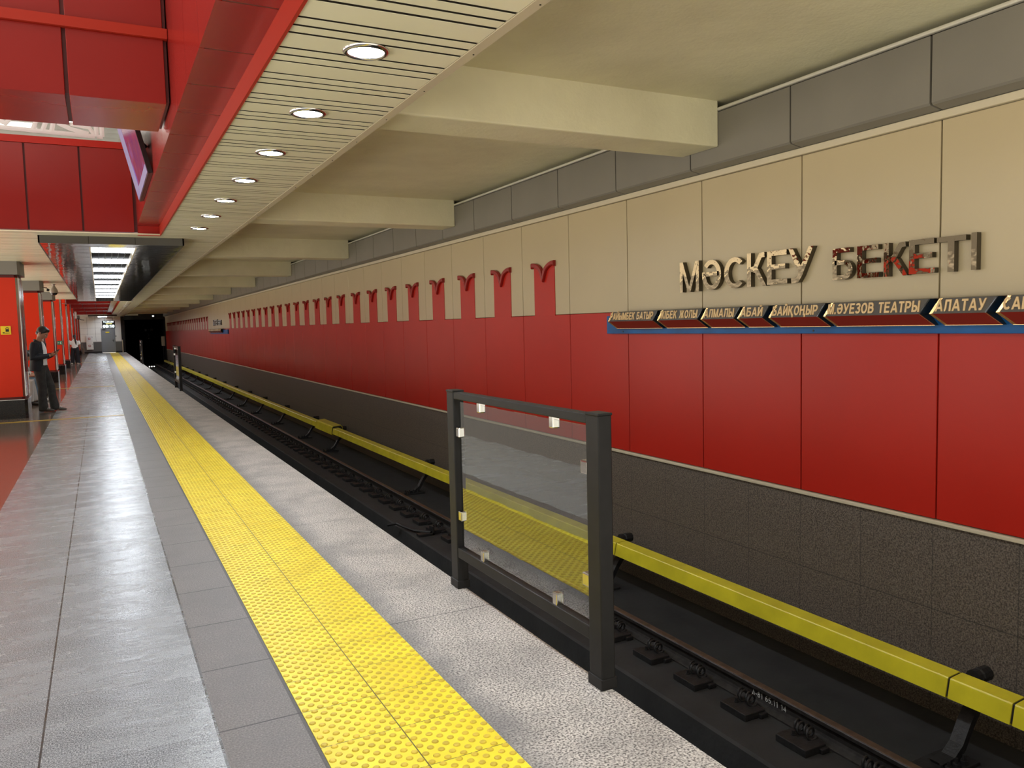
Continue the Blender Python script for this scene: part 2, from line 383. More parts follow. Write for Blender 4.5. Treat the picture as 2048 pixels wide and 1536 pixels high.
# ---------------------------------------------------------------- stroke lettering
def gl(*st, w=0.7): return (w, st)
def arc(cx, cy, rx, ry, a0, a1, n=14):
    return [(cx+rx*math.cos(math.radians(a0+(a1-a0)*i/n)), cy+ry*math.sin(math.radians(a0+(a1-a0)*i/n))) for i in range(n+1)]
Q = 0.085
GL = {
 'А': gl([(0.07, -0.1), (0.40, 1.1)], [(0.73, -0.1), (0.40, 1.1)], [(0.2, 0.30), (0.6, 0.30)], w=0.8),
 'Б': gl([(0.60, 1-Q), (Q, 1-Q), (Q, Q), (0.38, Q)]+arc(0.38, 0.315, 0.24, 0.23, -80, 80, 8)+[(0.38, 0.545), (Q, 0.545)], w=0.7),
 'В': gl([(0.36, 0.53), (Q, 0.53), (Q, 1-Q), (0.34, 1-Q)]+arc(0.34, 0.72, 0.22, 0.195, 80, -80, 8)+[(0.34, 0.53)], [(Q, 0.53), (Q, Q), (0.38, Q)]+arc(0.38, 0.31, 0.24, 0.22, -80, 80, 8)+[(0.36, 0.53)], w=0.7),
 'Е': gl([(0.62, 1-Q), (Q, 1-Q), (Q, Q), (0.64, Q)], [(Q, 0.52), (0.58, 0.52)], w=0.66),
 'Ж': gl([(0.5, 0), (0.5, 1)], [(0.10, 1), (0.16, 0.9), (0.30, 0.55), (0.5, 0.52)], [(0.07, -0.05), (0.33, 0.52)], [(0.90, 1), (0.84, 0.9), (0.70, 0.55), (0.5, 0.52)], [(0.93, -0.05), (0.67, 0.52)], w=1.0),
 'З': gl(arc(0.3, 0.72, 0.22, 0.195, 160, -80, 10)+[(0.24, 0.53)], [(0.24, 0.53), (0.32, 0.52)]+arc(0.3, 0.30, 0.24, 0.215, 80, -165, 10), w=0.62),
 'И': gl([(Q, 1), (Q, 0)], [(0.6, 1), (0.6, 0)], [(0.10, 0.08), (0.59, 0.92)], w=0.69),
 'Й': gl([(Q, 1), (Q, 0)], [(0.6, 1), (0.6, 0)], [(0.10, 0.08), (0.59, 0.92)], arc(0.345, 1.22, 0.15, 0.10, 200, 340, 6), w=0.69),
 'І': gl([(0.1, 0), (0.1, 1)], w=0.2),
 'К': gl([(Q, 0), (Q, 1)], [(Q, 0.50), (0.30, 0.53), (0.45, 0.82), (0.50, 0.90), (0.64, 1-Q)], [(0.24, 0.50), (0.36, 0.46), (0.64, -0.08)], w=0.68),
 'Қ': gl([(Q, 0), (Q, 1)], [(Q, 0.50), (0.30, 0.53), (0.45, 0.82), (0.50, 0.90), (0.64, 1-Q)], [(0.24, 0.50), (0.36, 0.46), (0.58, 0.06), (0.67, 0.06), (0.67, -0.2)], w=0.74),
 'Л': gl([(0.02, Q), (0.10, Q), (0.16, 0.25), (0.18, 1-Q), (0.62, 1-Q), (0.62, 0)], w=0.72),
 'М': gl([(Q, 0), (Q, 1)], [(0.75, 0), (0.75, 1)], [(0.10, 1.0), (0.417, -0.04)], [(0.735, 1.0), (0.417, -0.04)], w=0.84),
 'Н': gl([(Q, 0), (Q, 1)], [(0.6, 0), (0.6, 1)], [(Q, 0.53), (0.6, 0.53)], w=0.69),
 'Ң': gl([(Q, 0), (Q, 1)], [(0.6, 0), (0.6, 1)], [(Q, 0.53), (0.6, 0.53)], [(0.6, 0.06), (0.74, 0.06), (0.74, -0.2)], w=0.8),
 'О': gl(arc(0.39, 0.5, 0.30, 0.42, 90, 450, 24), w=0.78),
 'Р': gl([(Q, 0), (Q, 1-Q), (0.36, 1-Q)]+arc(0.36, 0.67, 0.23, 0.245, 80, -80, 8)+[(0.36, 0.425), (Q, 0.425)], w=0.68),
 'С': gl(arc(0.38, 0.5, 0.29, 0.42, 45, 315, 18), w=0.70),
 'Т': gl([(0, 1-Q), (0.64, 1-Q)], [(0.32, 0), (0.32, 1-Q)], w=0.64),
 'У': gl([(0.05, 1.06), (0.36, 0.33)], [(0.66, 1.06), (0.34, 0.25), (0.25, 0.10), (0.08, Q)], w=0.72),
 'Ы': gl([(Q, 1), (Q, Q), (0.34, Q)]+arc(0.34, 0.31, 0.20, 0.225, -80, 80, 8)+[(0.34, 0.535), (Q, 0.535)], [(0.76, 0), (0.76, 1)], w=0.85),
 'Ә': gl(arc(0.38, 0.5, 0.29, 0.42, 140, -180, 22)+[(0.09, 0.53), (0.66, 0.53)], w=0.76),
 '.': gl([(0.1, 0), (0.1, 0.18)], w=0.2), '-': gl([(0.03, 0.40), (0.35, 0.40)], w=0.38), ':': gl([(0.1, 0.1), (0.1, 0.26)], [(0.1, 0.6), (0.1, 0.76)], w=0.2), ' ': gl(w=0.34),
 '0': gl(arc(0.3, 0.5, 0.22, 0.42, 90, 450, 20), w=0.6), '1': gl([(0.08, 0.74), (0.32, 0.95), (0.32, 0)], w=0.5),
 '8': gl(arc(0.3, 0.73, 0.18, 0.19, 90, 450, 16), arc(0.3, 0.30, 0.22, 0.22, 90, 450, 16), w=0.6),
 '9': gl(arc(0.3, 0.69, 0.2, 0.23, 90, 450, 16), [(0.5, 0.69), (0.46, 0.3), (0.3, Q), (0.12, 0.1)], w=0.6),
 '6': gl(arc(0.3, 0.31, 0.2, 0.23, 90, 450, 16), [(0.1, 0.31), (0.14, 0.7), (0.3, 1-Q), (0.48, 0.9)], w=0.6),
 '5': gl([(0.5, 1-Q), (0.14, 1-Q), (0.11, 0.52), (0.3, 0.58)]+arc(0.29, 0.32, 0.21, 0.24, 60, -160, 12), w=0.6),
 '4': gl([(0.4, 0), (0.4, 1), (0.06, 0.28), (0.55, 0.28)], w=0.6), 'Δ': gl([(0.05, Q), (0.3, 0.95), (0.55, Q), (0.05, Q)], w=0.62),
}
def stroke_poly(pts, t, tall):
    """offset a polyline to a closed ribbon; tall=True keeps it inside the cap height"""
    P = [Vector((x, y)) for x, y in pts]
    closed = (P[0]-P[-1]).length < 1e-4
    if closed: P = P[:-1]
    n = len(P); Lf = []; Rt = []
    for i in range(n):
        a = P[i]-P[i-1] if (i > 0 or closed) else None
        b = P[(i+1) % n]-P[i] if (i < n-1 or closed) else None
        a = a.normalized() if a is not None else b.normalized(); b = b.normalized() if b is not None else a
        nn = (Vector((-a.y, a.x))+Vector((-b.y, b.x)))
        nn = nn.normalized() if nn.length > 1e-6 else Vector((-a.y, a.x))
        k = max(0.45, nn.dot(Vector((-a.y, a.x))))
        o = nn*(t/2/k); Lf.append(P[i]+o); Rt.append(P[i]-o)
    if tall and max(p.y for p in P) <= 1.11 and min(p.y for p in P) >= -0.11:
        for lst in (Lf, Rt):
            for q in lst: q.y = min(1.0, max(0.0, q.y))
    return Lf, Rt, closed
def glyph(mb, ch, M3, t, depth, mface, mside=None):
    """one raised letter: M3 maps glyph (x, y, height) to space"""
    wd, sts = GL[ch]
    for si, st in enumerate(sts):
        dep = depth*(1+0.02*si)
        Lf, Rt, closed = stroke_poly(st, t, True); n = len(Lf)
        v = []
        for z in (0, dep):
            v += [M3(p.x, p.y, z) for p in Lf]+[M3(p.x, p.y, z) for p in Rt]
        o = 2*n; face = []; side = []
        for i in range(n if closed else n-1):
            j = (i+1) % n
            face.append((o+i, o+j, o+n+j, o+n+i)); side.append((i, n+i, n+j, j))
            side.append((i, j, o+j, o+i)); side.append((n+i, o+n+i, o+n+j, n+j))
        if not closed:
            side.append((0, o, o+n, n)); side.append((n-1, n+n-1, o+n+n-1, o+n-1))
        k = len(mb.v); mb.add(v, face, mface); i2 = mb._m(mside or mface)
        mb.f.extend([[k+q for q in f] for f in side]); mb.mi.extend([i2]*len(side))
def text_run(name, parent, s, org, ex, ey, ez, h, width, t, depth, m, label=None):
    """a line of raised lettering of a given height and total width, one mesh per word"""
    gap = 0.13; tot = sum(GL[c][0] for c in s)+gap*(len(s)-1); k = width/tot; x = 0
    org, ex, ey, ez = Vector(org), Vector(ex), Vector(ey), Vector(ez)
    for wrd in s.split(' '):
        mb = MB()
        for c in wrd:
            glyph(mb, c, lambda a, b, d, x=x: org+ex*(k*(x+a))+ey*(h*b)+ez*d, t, depth, m)
            x += GL[c][0]+gap
        x += GL[' '][0]+gap
        o = mb.build(name, parent)
        if label: o['label'] = label

# ================================================================ SETTING
Y0, Y1 = -0.5, 75.0          # the platform's near and far ends that are built
WX = 5.15                    # face of the track-side wall
P = 1.2135                   # pitch of the wall panels
YJ = 3.535                   # one panel joint
# platform
mb = MB()
for x0, x1, m in ((-3.4, -0.905, 'brown'), (-0.905, 0.335, 'slate'), (0.335, 0.66, 'band'), (0.66, 1.285, 'band'), (1.285, 1.9, 'edge')):
    mb.add([(x0, Y0, 0), (x1, Y0, 0), (x1, Y1, 0), (x0, Y1, 0)], [(0, 1, 2, 3)], m)
mb.add([(1.9, Y0, 0), (1.9, Y1, 0), (1.9, Y1, -0.12), (1.9, Y0, -0.12)], [(0, 1, 2, 3)], 'edge')
mb.add([(1.9, Y0, -0.12), (1.9, Y1, -0.12), (1.6, Y1, -0.12), (1.6, Y0, -0.12)], [(0, 1, 2, 3)], 'concrete')
mb.add([(1.6, Y0, -0.12), (1.6, Y1, -0.12), (1.6, Y1, -1.9), (1.6, Y0, -1.9)], [(0, 1, 2, 3)], 'concrete2')
struct(mb.build('floor'))
# track bed: gutter and the raised slab that carries the rail
mb = MB()
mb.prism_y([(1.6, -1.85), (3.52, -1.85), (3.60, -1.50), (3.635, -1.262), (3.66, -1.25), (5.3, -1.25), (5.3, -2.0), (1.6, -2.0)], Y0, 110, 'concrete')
struct(mb.build('floor.001'))
# track wall : granite plinth, red and beige panels, with real joints
mb = MB()
mb.add([(5.165, Y0, -1.3), (5.165, 76, -1.3), (5.165, 76, 0.13), (5.165, Y0, 0.13)], [(0, 1, 2, 3)], 'plinth')
mb.box(5.17, 5.6, Y0, 76, -1.3, 3.6, 'gap')
k0 = int((Y0-YJ)/P)
yy = [YJ+P*k for k in range(k0, 60)]
for y in yy:
    g = 0.006
    a, b_ = y+g, min(y+P-g, 75.9)
    if a > 75.6: continue
    mb.cbox(WX, WX+0.03, a, b_, 0.158, 1.698, 'red', 0.004)
    mb.cbox(WX, WX+0.03, a, b_, 1.702, 2.905, 'beige', 0.004)
struct(mb.build('wall_right'))
mb = MB(); mb.cbox(5.128, 5.18, Y0, 76, 0.122, 0.152, 'trimcream', 0.006); struct(mb.build('trim_1'))
mb = MB(); mb.cbox(5.115, 5.18, Y0, 76, 2.908, 2.962, 'trimcream', 0.006); struct(mb.build('trim_2'))
# grey soffit panels above it
mb = MB()
for y in yy:
    a, b_ = y-0.02+0.008, min(y+P-0.02-0.008, 75.9)
    if a > 75.6: continue
    mb.prism_y([(5.0, 3.435), (5.0, 3.0), (5.012, 2.985), (5.12, 2.964), (5.17, 2.964), (5.17, 3.435)], a, b_, 'grey')
struct(mb.build('wall_right.001'))
mb = MB(); mb.cbox(4.985, 5.03, Y0, 76, 3.446, 3.474, 'pipe', 0.01); struct(mb.build('trim_3'))
# plaster ceiling over the track with its cross beams
mb = MB(); mb.box(1.7, 5.6, Y0, 76, 3.53, 3.8, 'plaster'); struct(mb.build('ceiling'))
k = 0
for i in range(0, 12):
    y = 5.56+5.93*i
    mb = MB(); mb.cbox(1.75, 5.0, y, y+0.49, 3.13, 3.56, 'plaster', 0.015)
    struct(mb.build('ceiling_beam'))
# slatted ceiling
SL = [(0.014, 0.096), (0.122, 0.200), (0.226, 0.4195)]
AT1 = (-0.5, 12.95); AT2 = (36.9, 67.0)     # the two open wells in the ceiling
mb = MB()
n = int((76-Y0)/0.4325)+2
for i in range(-1, n):
    b0 = 3.774+0.4325*(i+int((Y0-3.774)/0.4325))
    for a, c in SL:
        a, c = b0+a, b0+c
        if a < Y0 or c > 76: continue
        inw = (AT1[0] < a and c < AT1[1]) or (AT2[0] < a and c < AT2[1])
        # the narrow strip over the platform edge, or the full width between the wells
        x0 = 0.872 if inw else -7.0
        sag = random.uniform(-0.0012, 0.0010)
        mb.box(x0, 1.795, a, c, 3.03+sag, 3.045, 'slat')
        mb.box(x0+0.003, 1.793, c-0.002, c+0.027, 3.0316, 3.046, 'gap')
struct(mb.build('ceiling.001'))
mb = MB()
for a, b_, x0 in ((Y0, AT1[0], -7), (AT1[0], AT1[1], 0.9), (AT1[1], AT2[0], -7), (AT2[0], AT2[1], 0.9), (AT2[1], 76, -7)):
    mb.box(x0, 1.79, a, b_, 3.075, 3.12, 'gap')
struct(mb.build('ceiling.002'))
mb = MB(); mb.prism_y([(1.80, 3.026), (1.86, 3.026), (1.86, 3.034), (1.808, 3.034), (1.808, 3.55), (1.80, 3.55)], Y0, 76, 'trimcream')
for i in range(0, 60):
    y = 3.2+0.72*i; mb.lathe([(0.005, 3.0235), (0.005, 3.027)], (1.84, y, 0), 'gap', 8)
struct(mb.build('trim_4'))

def well(y0, y1, name, panels):
    """red lined opening in the ceiling: soffit tiles, lip, side panels, end fascias"""
    mb = MB()
    PT = 0.712
    k = math.ceil((y0-4.066)/PT); ys = [4.066+PT*i for i in range(k, 90) if 4.066+PT*i < y1-0.2]
    ed = [y0]+ys+[y1]
    for a, b_ in zip(ed[:-1], ed[1:]):
        mb.box(0.60, 0.868, a+0.009, b_-0.009, 3.16, 3.18, 'redgloss')
        mb.box(0.575, 0.60, a+0.005, b_-0.005, 3.16, 5.6, 'redgloss')
    mb.box(0.605, 0.87, y0, y1, 3.1606, 3.2, 'reddark'); mb.box(0.5757, 0.63, y0, y1, 3.18, 5.6, 'reddark')
    mb.box(0.868, 0.885, y0, y1, 3.022, 3.165, 'redtrim')
    mb.box(0.575, 0.87, y1-0.012, y1+0.012, 3.022, 3.19, 'red')
    mb.box(-6, 0.575, y1-0.056, y1+0.01, 3.036, 3.062, 'steel')
    struct(mb.build('wall_%s_side' % name))
    mb = MB()          # far fascia with vertical recessed joints and a cap
    for yf, s in ((y1, -1),) + (((y0, 1),) if y0 > 10 else ()):
        ya, yb = (yf-0.05, yf) if s < 0 else (yf, yf+0.05)
        mb.box(-6, 0.575, yf-0.02 if s < 0 else yf, yf+0.05 if s < 0 else yf+0.02, 3.05, 4.24, 'reddark')
        x = 0.545
        while x > -6:
            mb.box(x-0.665+0.013, x-0.013, ya, yb, 3.06, 4.235, 'redgloss'); x -= 0.665
        mb.box(-6, 0.575, ya-0.015, yb+0.015, 4.24, 4.335, 'red')
    struct(mb.build('wall_%s_end' % name))
well(AT1[0], AT1[1], 'left', 1)
well(AT2[0], AT2[1], 'far', 1)
def cross_beam(y0, y1, zb, zt, name):
    mb = MB(); x = 0.555
    while x > -6:
        mb.cbox(x-0.665+0.013, x-0.013, y0, y1, zb, 3.775, 'redgloss', 0.004)
        mb.cbox(x-0.665+0.013, x-0.013, y0+0.01, y1-0.01, 3.85, zt, 'redgloss', 0.004); x -= 0.665
    mb.box(-6, 0.565, y0+0.03, y1-0.03, zb+0.02, zt-0.01, 'reddark')
    mb.cbox(-6, 0.572, y0-0.035, y1+0.035, 3.775, 3.85, 'redtrim', 0.004)
    struct(mb.build(name))
cross_beam(6.60, 7.52, 3.306, 4.9, 'wall_bridge')
for y in (44.5, 51.5, 58.5): cross_beam(y, y+0.9, 3.1, 4.2, 'wall_bridge')
# upper hall: its slatted ceiling with luminaires, side wall, mezzanine floor and balustrade
mb = MB()
for i in range(0, 169):
    y = -0.3+0.45*i
    mb.box(-7, 3, y, y+0.40, 6.3, 6.32, 'slatwhite')
mb.box(-7, 3, Y0, 76, 6.33, 6.5, 'gap')
struct(mb.build('ceiling.003'))
mb = MB(); mb.box(-7.2, -7.0, 45, 76, -2, 6.4, 'red'); struct(mb.build('wall_left'))
mb = MB(); mb.box(3.0, 3.1, Y0, 76, 3.8, 6.4, 'slatwhite'); struct(mb.build('wall_hall_right'))
mb = MB()
mb.box(-7, 0.9, AT1[1]+0.05, AT2[0]-0.05, 3.2, 4.2, 'slatwhite'); mb.box(0.9, 3.0, Y0, 76, 3.8, 4.2, 'slatwhite')
mb.box(-7, 0.9, AT2[1]+0.05, 76, 3.2, 4.2, 'slatwhite')
struct(mb.build('floor.002'))
mb = MB(); mb.box(-7, 3.0, 75.3, 75.5, 3.1, 6.4, 'slatwhite'); struct(mb.build('wall_hall_end'))

# end wall of the platform with its door
mb = MB()
for x0, x1 in ((-7, 0.09), (1.15, 1.62)):
    mb.box(x0, x1, 75.0, 75.3, 1.0, 3.05, 'endwhite'); mb.box(x0, x1, 75.0, 75.3, 0.12, 1.0, 'endgrey')
    mb.box(x0, x1, 74.98, 75.3, 0, 0.14, 'black'); mb.box(x0, x1, 74.97, 75.3, 0.93, 1.0, 'whitepaint')
mb.box(0.09, 1.15, 75.0, 75.3, 2.06, 3.05, 'endwhite')
for x in (-0.9, -0.3): mb.box(x-0.005, x+0.005, 74.995, 75.0, 1.0, 3.0, 'gap')
for z in (1.6, 2.1, 2.55): mb.box(-7, 0.09, 74.995, 75.0, z-0.004, z+0.004, 'gap')
mb.box(1.62, 1.9, 75.0, 75.3, -2, 3.55, 'concrete2')
struct(mb.build('wall_end'))
dr = MB().cbox(0.13, 1.11, 74.96, 75.05, 0.03, 2.02, 'door', 0.01).build('door_1'); struct(dr)
MB().box(0.09, 0.13, 74.95, 75.1, 0, 2.06, 'door').box(1.11, 1.15, 74.95, 75.1, 0, 2.06, 'door').box(0.13, 1.11, 74.95, 75.1, 2.02, 2.06, 'door').build('door_frame', dr)
MB().box(0.98, 1.02, 74.90, 74.96, 0.92, 1.10, 'black').box(0.88, 1.02, 74.90, 74.92, 1.03, 1.06, 'black').build('door_handle', dr)
MB().box(0.44, 0.72, 74.95, 74.96, 1.67, 1.77, 'sign_yellow').build('door_plate', dr)
MB().box(0.2, 0.42, 74.90, 74.96, 1.92, 1.98, 'charcoal').box(0.3, 0.52, 74.88, 74.90, 1.94, 1.96, 'charcoal').build('door_closer', dr)
# running tunnel beyond
mb = MB()
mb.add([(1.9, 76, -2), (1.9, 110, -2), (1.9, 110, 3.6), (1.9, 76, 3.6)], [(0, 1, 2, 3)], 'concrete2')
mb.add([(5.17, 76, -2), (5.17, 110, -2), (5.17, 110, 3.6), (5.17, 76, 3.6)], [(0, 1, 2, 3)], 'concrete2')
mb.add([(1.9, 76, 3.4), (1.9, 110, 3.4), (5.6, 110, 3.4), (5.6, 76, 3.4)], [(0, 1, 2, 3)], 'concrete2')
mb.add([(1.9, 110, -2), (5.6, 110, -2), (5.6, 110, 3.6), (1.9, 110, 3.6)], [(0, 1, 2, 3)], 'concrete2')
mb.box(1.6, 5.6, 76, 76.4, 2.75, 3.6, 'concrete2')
struct(mb.build('wall_tunnel'))

# ---------------------------------------------------------------- tactile strip
def tactile():
    mb = MB(); mb.box(0.66, 1.295, Y0, 74.9, -0.002, 0.004, 'tactile')
    o = mb.build('tactile_strip')
    tag(o, 'yellow tactile warning strip of domed tiles along the platform edge', 'tactile paving')
    v = []; f = []
    t = 0.3175; pitch = t/5.0
    row0 = int((1.8-2.944)/t); rows = int((74.5-1.8)/t)
    for i in range(rows):
        yb = 2.944+t*(row0+i)
        near = yb < 16
        n = 10 if yb < 6 else (8 if near else 5)
        for col in (0, 1):
            xb = 0.66+t*col
            for a in range(5):
                for h in (0, 1):
                    for b_ in range(5):
                        x = xb+pitch*(a+0.26+0.5*h); y = yb+pitch*(b_+0.26+0.5*h)
                        k = len(v)
                        prof = ((0.0145, 0.004), (0.0125, 0.0072), (0.0085, 0.0088)) if near else ((0.0145, 0.004), (0.009, 0.0088))
                        for r_, z in prof:
                            for q in range(n): v.append((x+r_*math.cos(2*PI*q/n), y+r_*math.sin(2*PI*q/n), z))
                        for l in range(len(prof)-1):
                            for q in range(n): f.append((k+l*n+q, k+l*n+(q+1) % n, k+(l+1)*n+(q+1) % n, k+(l+1)*n+q))
                        l = len(prof)-1
                        f.append(tuple(k+l*n+q for q in range(n)))
    me = bpy.data.meshes.new('dome'); me.from_pydata(v, [], f); me.materials.append(M['dome'])
    d = bpy.data.objects.new('dome', me); C.objects.link(d); d.parent = o; d['kind'] = 'stuff'
    d['label'] = 'raised domes in staggered rows, browner than the strip'
tactile()
# gold strips laid across the platform
for y, x1, lab in ((17.30, 0.335, 'thin gold-yellow strip across the floor in front of the nearest pillar'), (27.2, 0.30, 'thin gold-yellow strip across the floor beyond the standing man'),
                   (51.0, 0.30, 'thin gold-yellow strip across the floor by the woman in the white shirt')):
    tag(MB().cbox(-4.5, x1, y-0.055, y+0.055, 0.0, 0.006, 'floorgold', 0.002).build('floor_strip'), lab, 'floor strip', 'gold strips across the platform floor')

# ---------------------------------------------------------------- rail, fasteners, third rail
XR, ZR = 4.18, -1.10
def rail_prof(s=1):
    h = [(-0.066, -0.150), (0.066, -0.150), (0.066, -0.139), (0.016, -0.118), (0.009, -0.10), (0.009, -0.045), (0.016, -0.036), (0.036, -0.030), (0.037, -0.006), (0.030, 0.0),
         (-0.030, 0.0), (-0.037, -0.006), (-0.036, -0.030), (-0.016, -0.036), (-0.009, -0.045), (-0.009, -0.10), (-0.016, -0.118), (-0.066, -0.139)]
    return [(XR+x, ZR+z) for x, z in h]
rt = thing('running_rail', 'long steel running rail with worn brown top on the dark track bed', 'rail', (XR, 3, ZR-0.15))
MB().prism_y(rail_prof(), Y0, 105, 'railrust').build('rail_body', rt)
MB().prism_y([(XR-0.029, ZR), (XR+0.029, ZR), (XR+0.024, ZR+0.0025), (XR-0.024, ZR+0.0025)], Y0, 105, 'railhead').build('rail_head', rt)
text_run('painted_mark', rt, 'Δ-81 65.11 14', (XR-0.010, 4.30, ZR-0.097), (0, -1, 0), (0, 0, 1), (-1, 0, 0), 0.045, 0.33, 0.11, 0.001, 'whitepaint', 'hand-painted white numbers on the rail web')
def fastener():
    t = thing('rail_fastener', 'black spring clip and base block holding the running rail to the track bed', 'rail fastener', (4.03, 3.68, -1.25), 'rail fasteners along the running rail')
    y = 3.68
    MB().cbox(3.895, 4.085, y-0.135, y+0.125, -1.25, -1.198, 'iron', 0.006).cbox(4.02, 4.09, y-0.16, y-0.02, -1.25, -1.215, 'iron', 0.006).build('base_block', t)
    # coiled spring bar pressing on the rail foot
    pts = []
    for i in range(44):
        a = 2*PI*i/11.0
        pts.append((4.055+0.038*math.cos(a)+0.012*math.sin(a*0.5), y+0.10-0.16*i/43, -1.165+0.036*math.sin(a)))
    MB().sweep(pts, 0.009, 'iron', 6).build('spring_clip', t, True)
    mb = MB(); mb.lathe([(0.018, -1.205), (0.018, -1.19), (0.012, -1.19), (0.012, -1.165)], (3.985, y+0.05, 0), 'iron', 8); mb.build('bolt', t)
    return t
f0 = fastener(); yv = 3.68+0.5405
first = True
for i in range(1, 127):
    dup(f0, (4.03, 3.68+0.5405*i, -1.25))
dup(f0, (4.03, 3.68-0.5405, -1.25))
# third rail bracket
def bracket():
    t = thing('third_rail_bracket', 'x', 'bracket', (4.6, 3.06, -1.25), 'brackets carrying the yellow third rail cover')
    y = 3.06
    MB().cbox(4.40, 4.78, y-0.11, y+0.11, -1.25, -1.225, 'iron', 0.006).build('foot_plate', t)
    mb = MB()
    for i in range(4): mb.lathe([(0.022, -1.225), (0.022, -1.20), (0.010, -1.20), (0.010, -1.165)], (4.44+0.075*i, y-0.075, 0), 'iron', 8)
    mb.build('bolts', t)
    mb = MB()
    prof = [(4.50, -1.20), (4.62, -1.19), (4.70, -1.13), (4.78, -1.0), (4.86, -0.9), (4.93, -0.86)]
    for (a, b_), (c, d) in zip(prof[:-1], prof[1:]):
        mb.add([(a, y-0.045, b_), (a, y+0.045, b_), (c, y+0.045, d), (c, y-0.045, d), (a+0.03, y-0.045, b_-0.04), (a+0.03, y+0.045, b_-0.04), (c+0.03, y+0.045, d-0.04), (c+0.03, y-0.045, d-0.04)],
               [(0, 1, 2, 3), (7, 6, 5, 4), (0, 3, 7, 4), (1, 5, 6, 2), (0, 4, 5, 1), (3, 2, 6, 7)], 'iron')
    mb.build('arm', t)
    MB().lathe([(0.05, 4.86), (0.05, 4.90), (0.035, 4.90), (0.05, 4.92), (0.05, 5.0)], (0, y, -0.74), 'iron', 10, 'x').build('insulator', t)
    return t
br = bracket(); ys = [3.06, 6.97, 12.72, 18.24, 20.84, 24.5, 28.1, 31.2, 34.6, 38.1, 41.6, 45.1, 48.6, 52.1, 55.6, 59.1, 62.6, 66.1, 69.6, 73.1]
for i, y in enumerate(ys):
    lab = '%s black bracket from the near end under the yellow third rail cover' % ORD[i]
    if i == 0: br['label'] = lab
    else: dup(br, (4.6, y, -1.25), lab)
# yellow cover in lengths
def cover(y0, y1, label, big=False):
    if big: pr = [(4.585, -0.83), (4.60, -0.84), (4.615, -0.665), (4.64, -0.64), (4.82, -0.63), (4.86, -0.68), (4.86, -0.86), (4.84, -0.86), (4.84, -0.70), (4.65, -0.70), (4.61, -0.83)]
    else: pr = [(4.605, -0.815), (4.612, -0.815), (4.63, -0.70), (4.635, -0.692), (4.66, -0.686), (4.80, -0.668), (4.83, -0.70), (4.83, -0.84), (4.82, -0.84), (4.82, -0.71), (4.80, -0.69), (4.66, -0.70), (4.645, -0.715), (4.625, -0.82)]
    if not big: pr = [(4.605, -0.815), (4.63, -0.70), (4.636, -0.692), (4.66, -0.689), (4.75, -0.682), (4.785, -0.71), (4.785, -0.84), (4.765, -0.84), (4.62, -0.822)]
    else: pr = [(4.585, -0.835), (4.612, -0.665), (4.64, -0.645), (4.82, -0.63), (4.86, -0.68), (4.86, -0.86), (4.60, -0.845)]
    t = thing('third_rail_cover', label, 'rail cover', (4.7, y0, -0.84), 'yellow cover lengths over the third rail')
    MB().prism_y(pr, y0+0.008, y1-0.008, 'cover').build('cover_shell', t)
    MB().prism_y([(x*0.9+4.7*0.1, z*0.9-0.745*0.1) for x, z in pr], y0-0.006, y0+0.01, 'iron').build('end_gasket', t)
cj = [-0.4, 2.67, 3.07, 6.71, 12.09, 17.47, 18.0, 19.55, 19.97, 23.54, 28.9, 34.3, 39.7, 45.1, 50.5, 55.9, 61.3, 66.7, 72.0]
names = ['nearest long', 'very short', 'second long', 'third long', 'fourth long', 'short plain', 'taller stepped', 'shortest plain', 'fifth long', 'sixth long', 'seventh long', 'eighth long', 'ninth long', 'tenth long', 'eleventh long', 'twelfth long', 'thirteenth long', 'farthest long']
for i, (a, b_) in enumerate(zip(cj[:-1], cj[1:])):
    cover(a, b_, '%s length of the yellow third rail cover along the granite plinth' % names[i], i == 6)

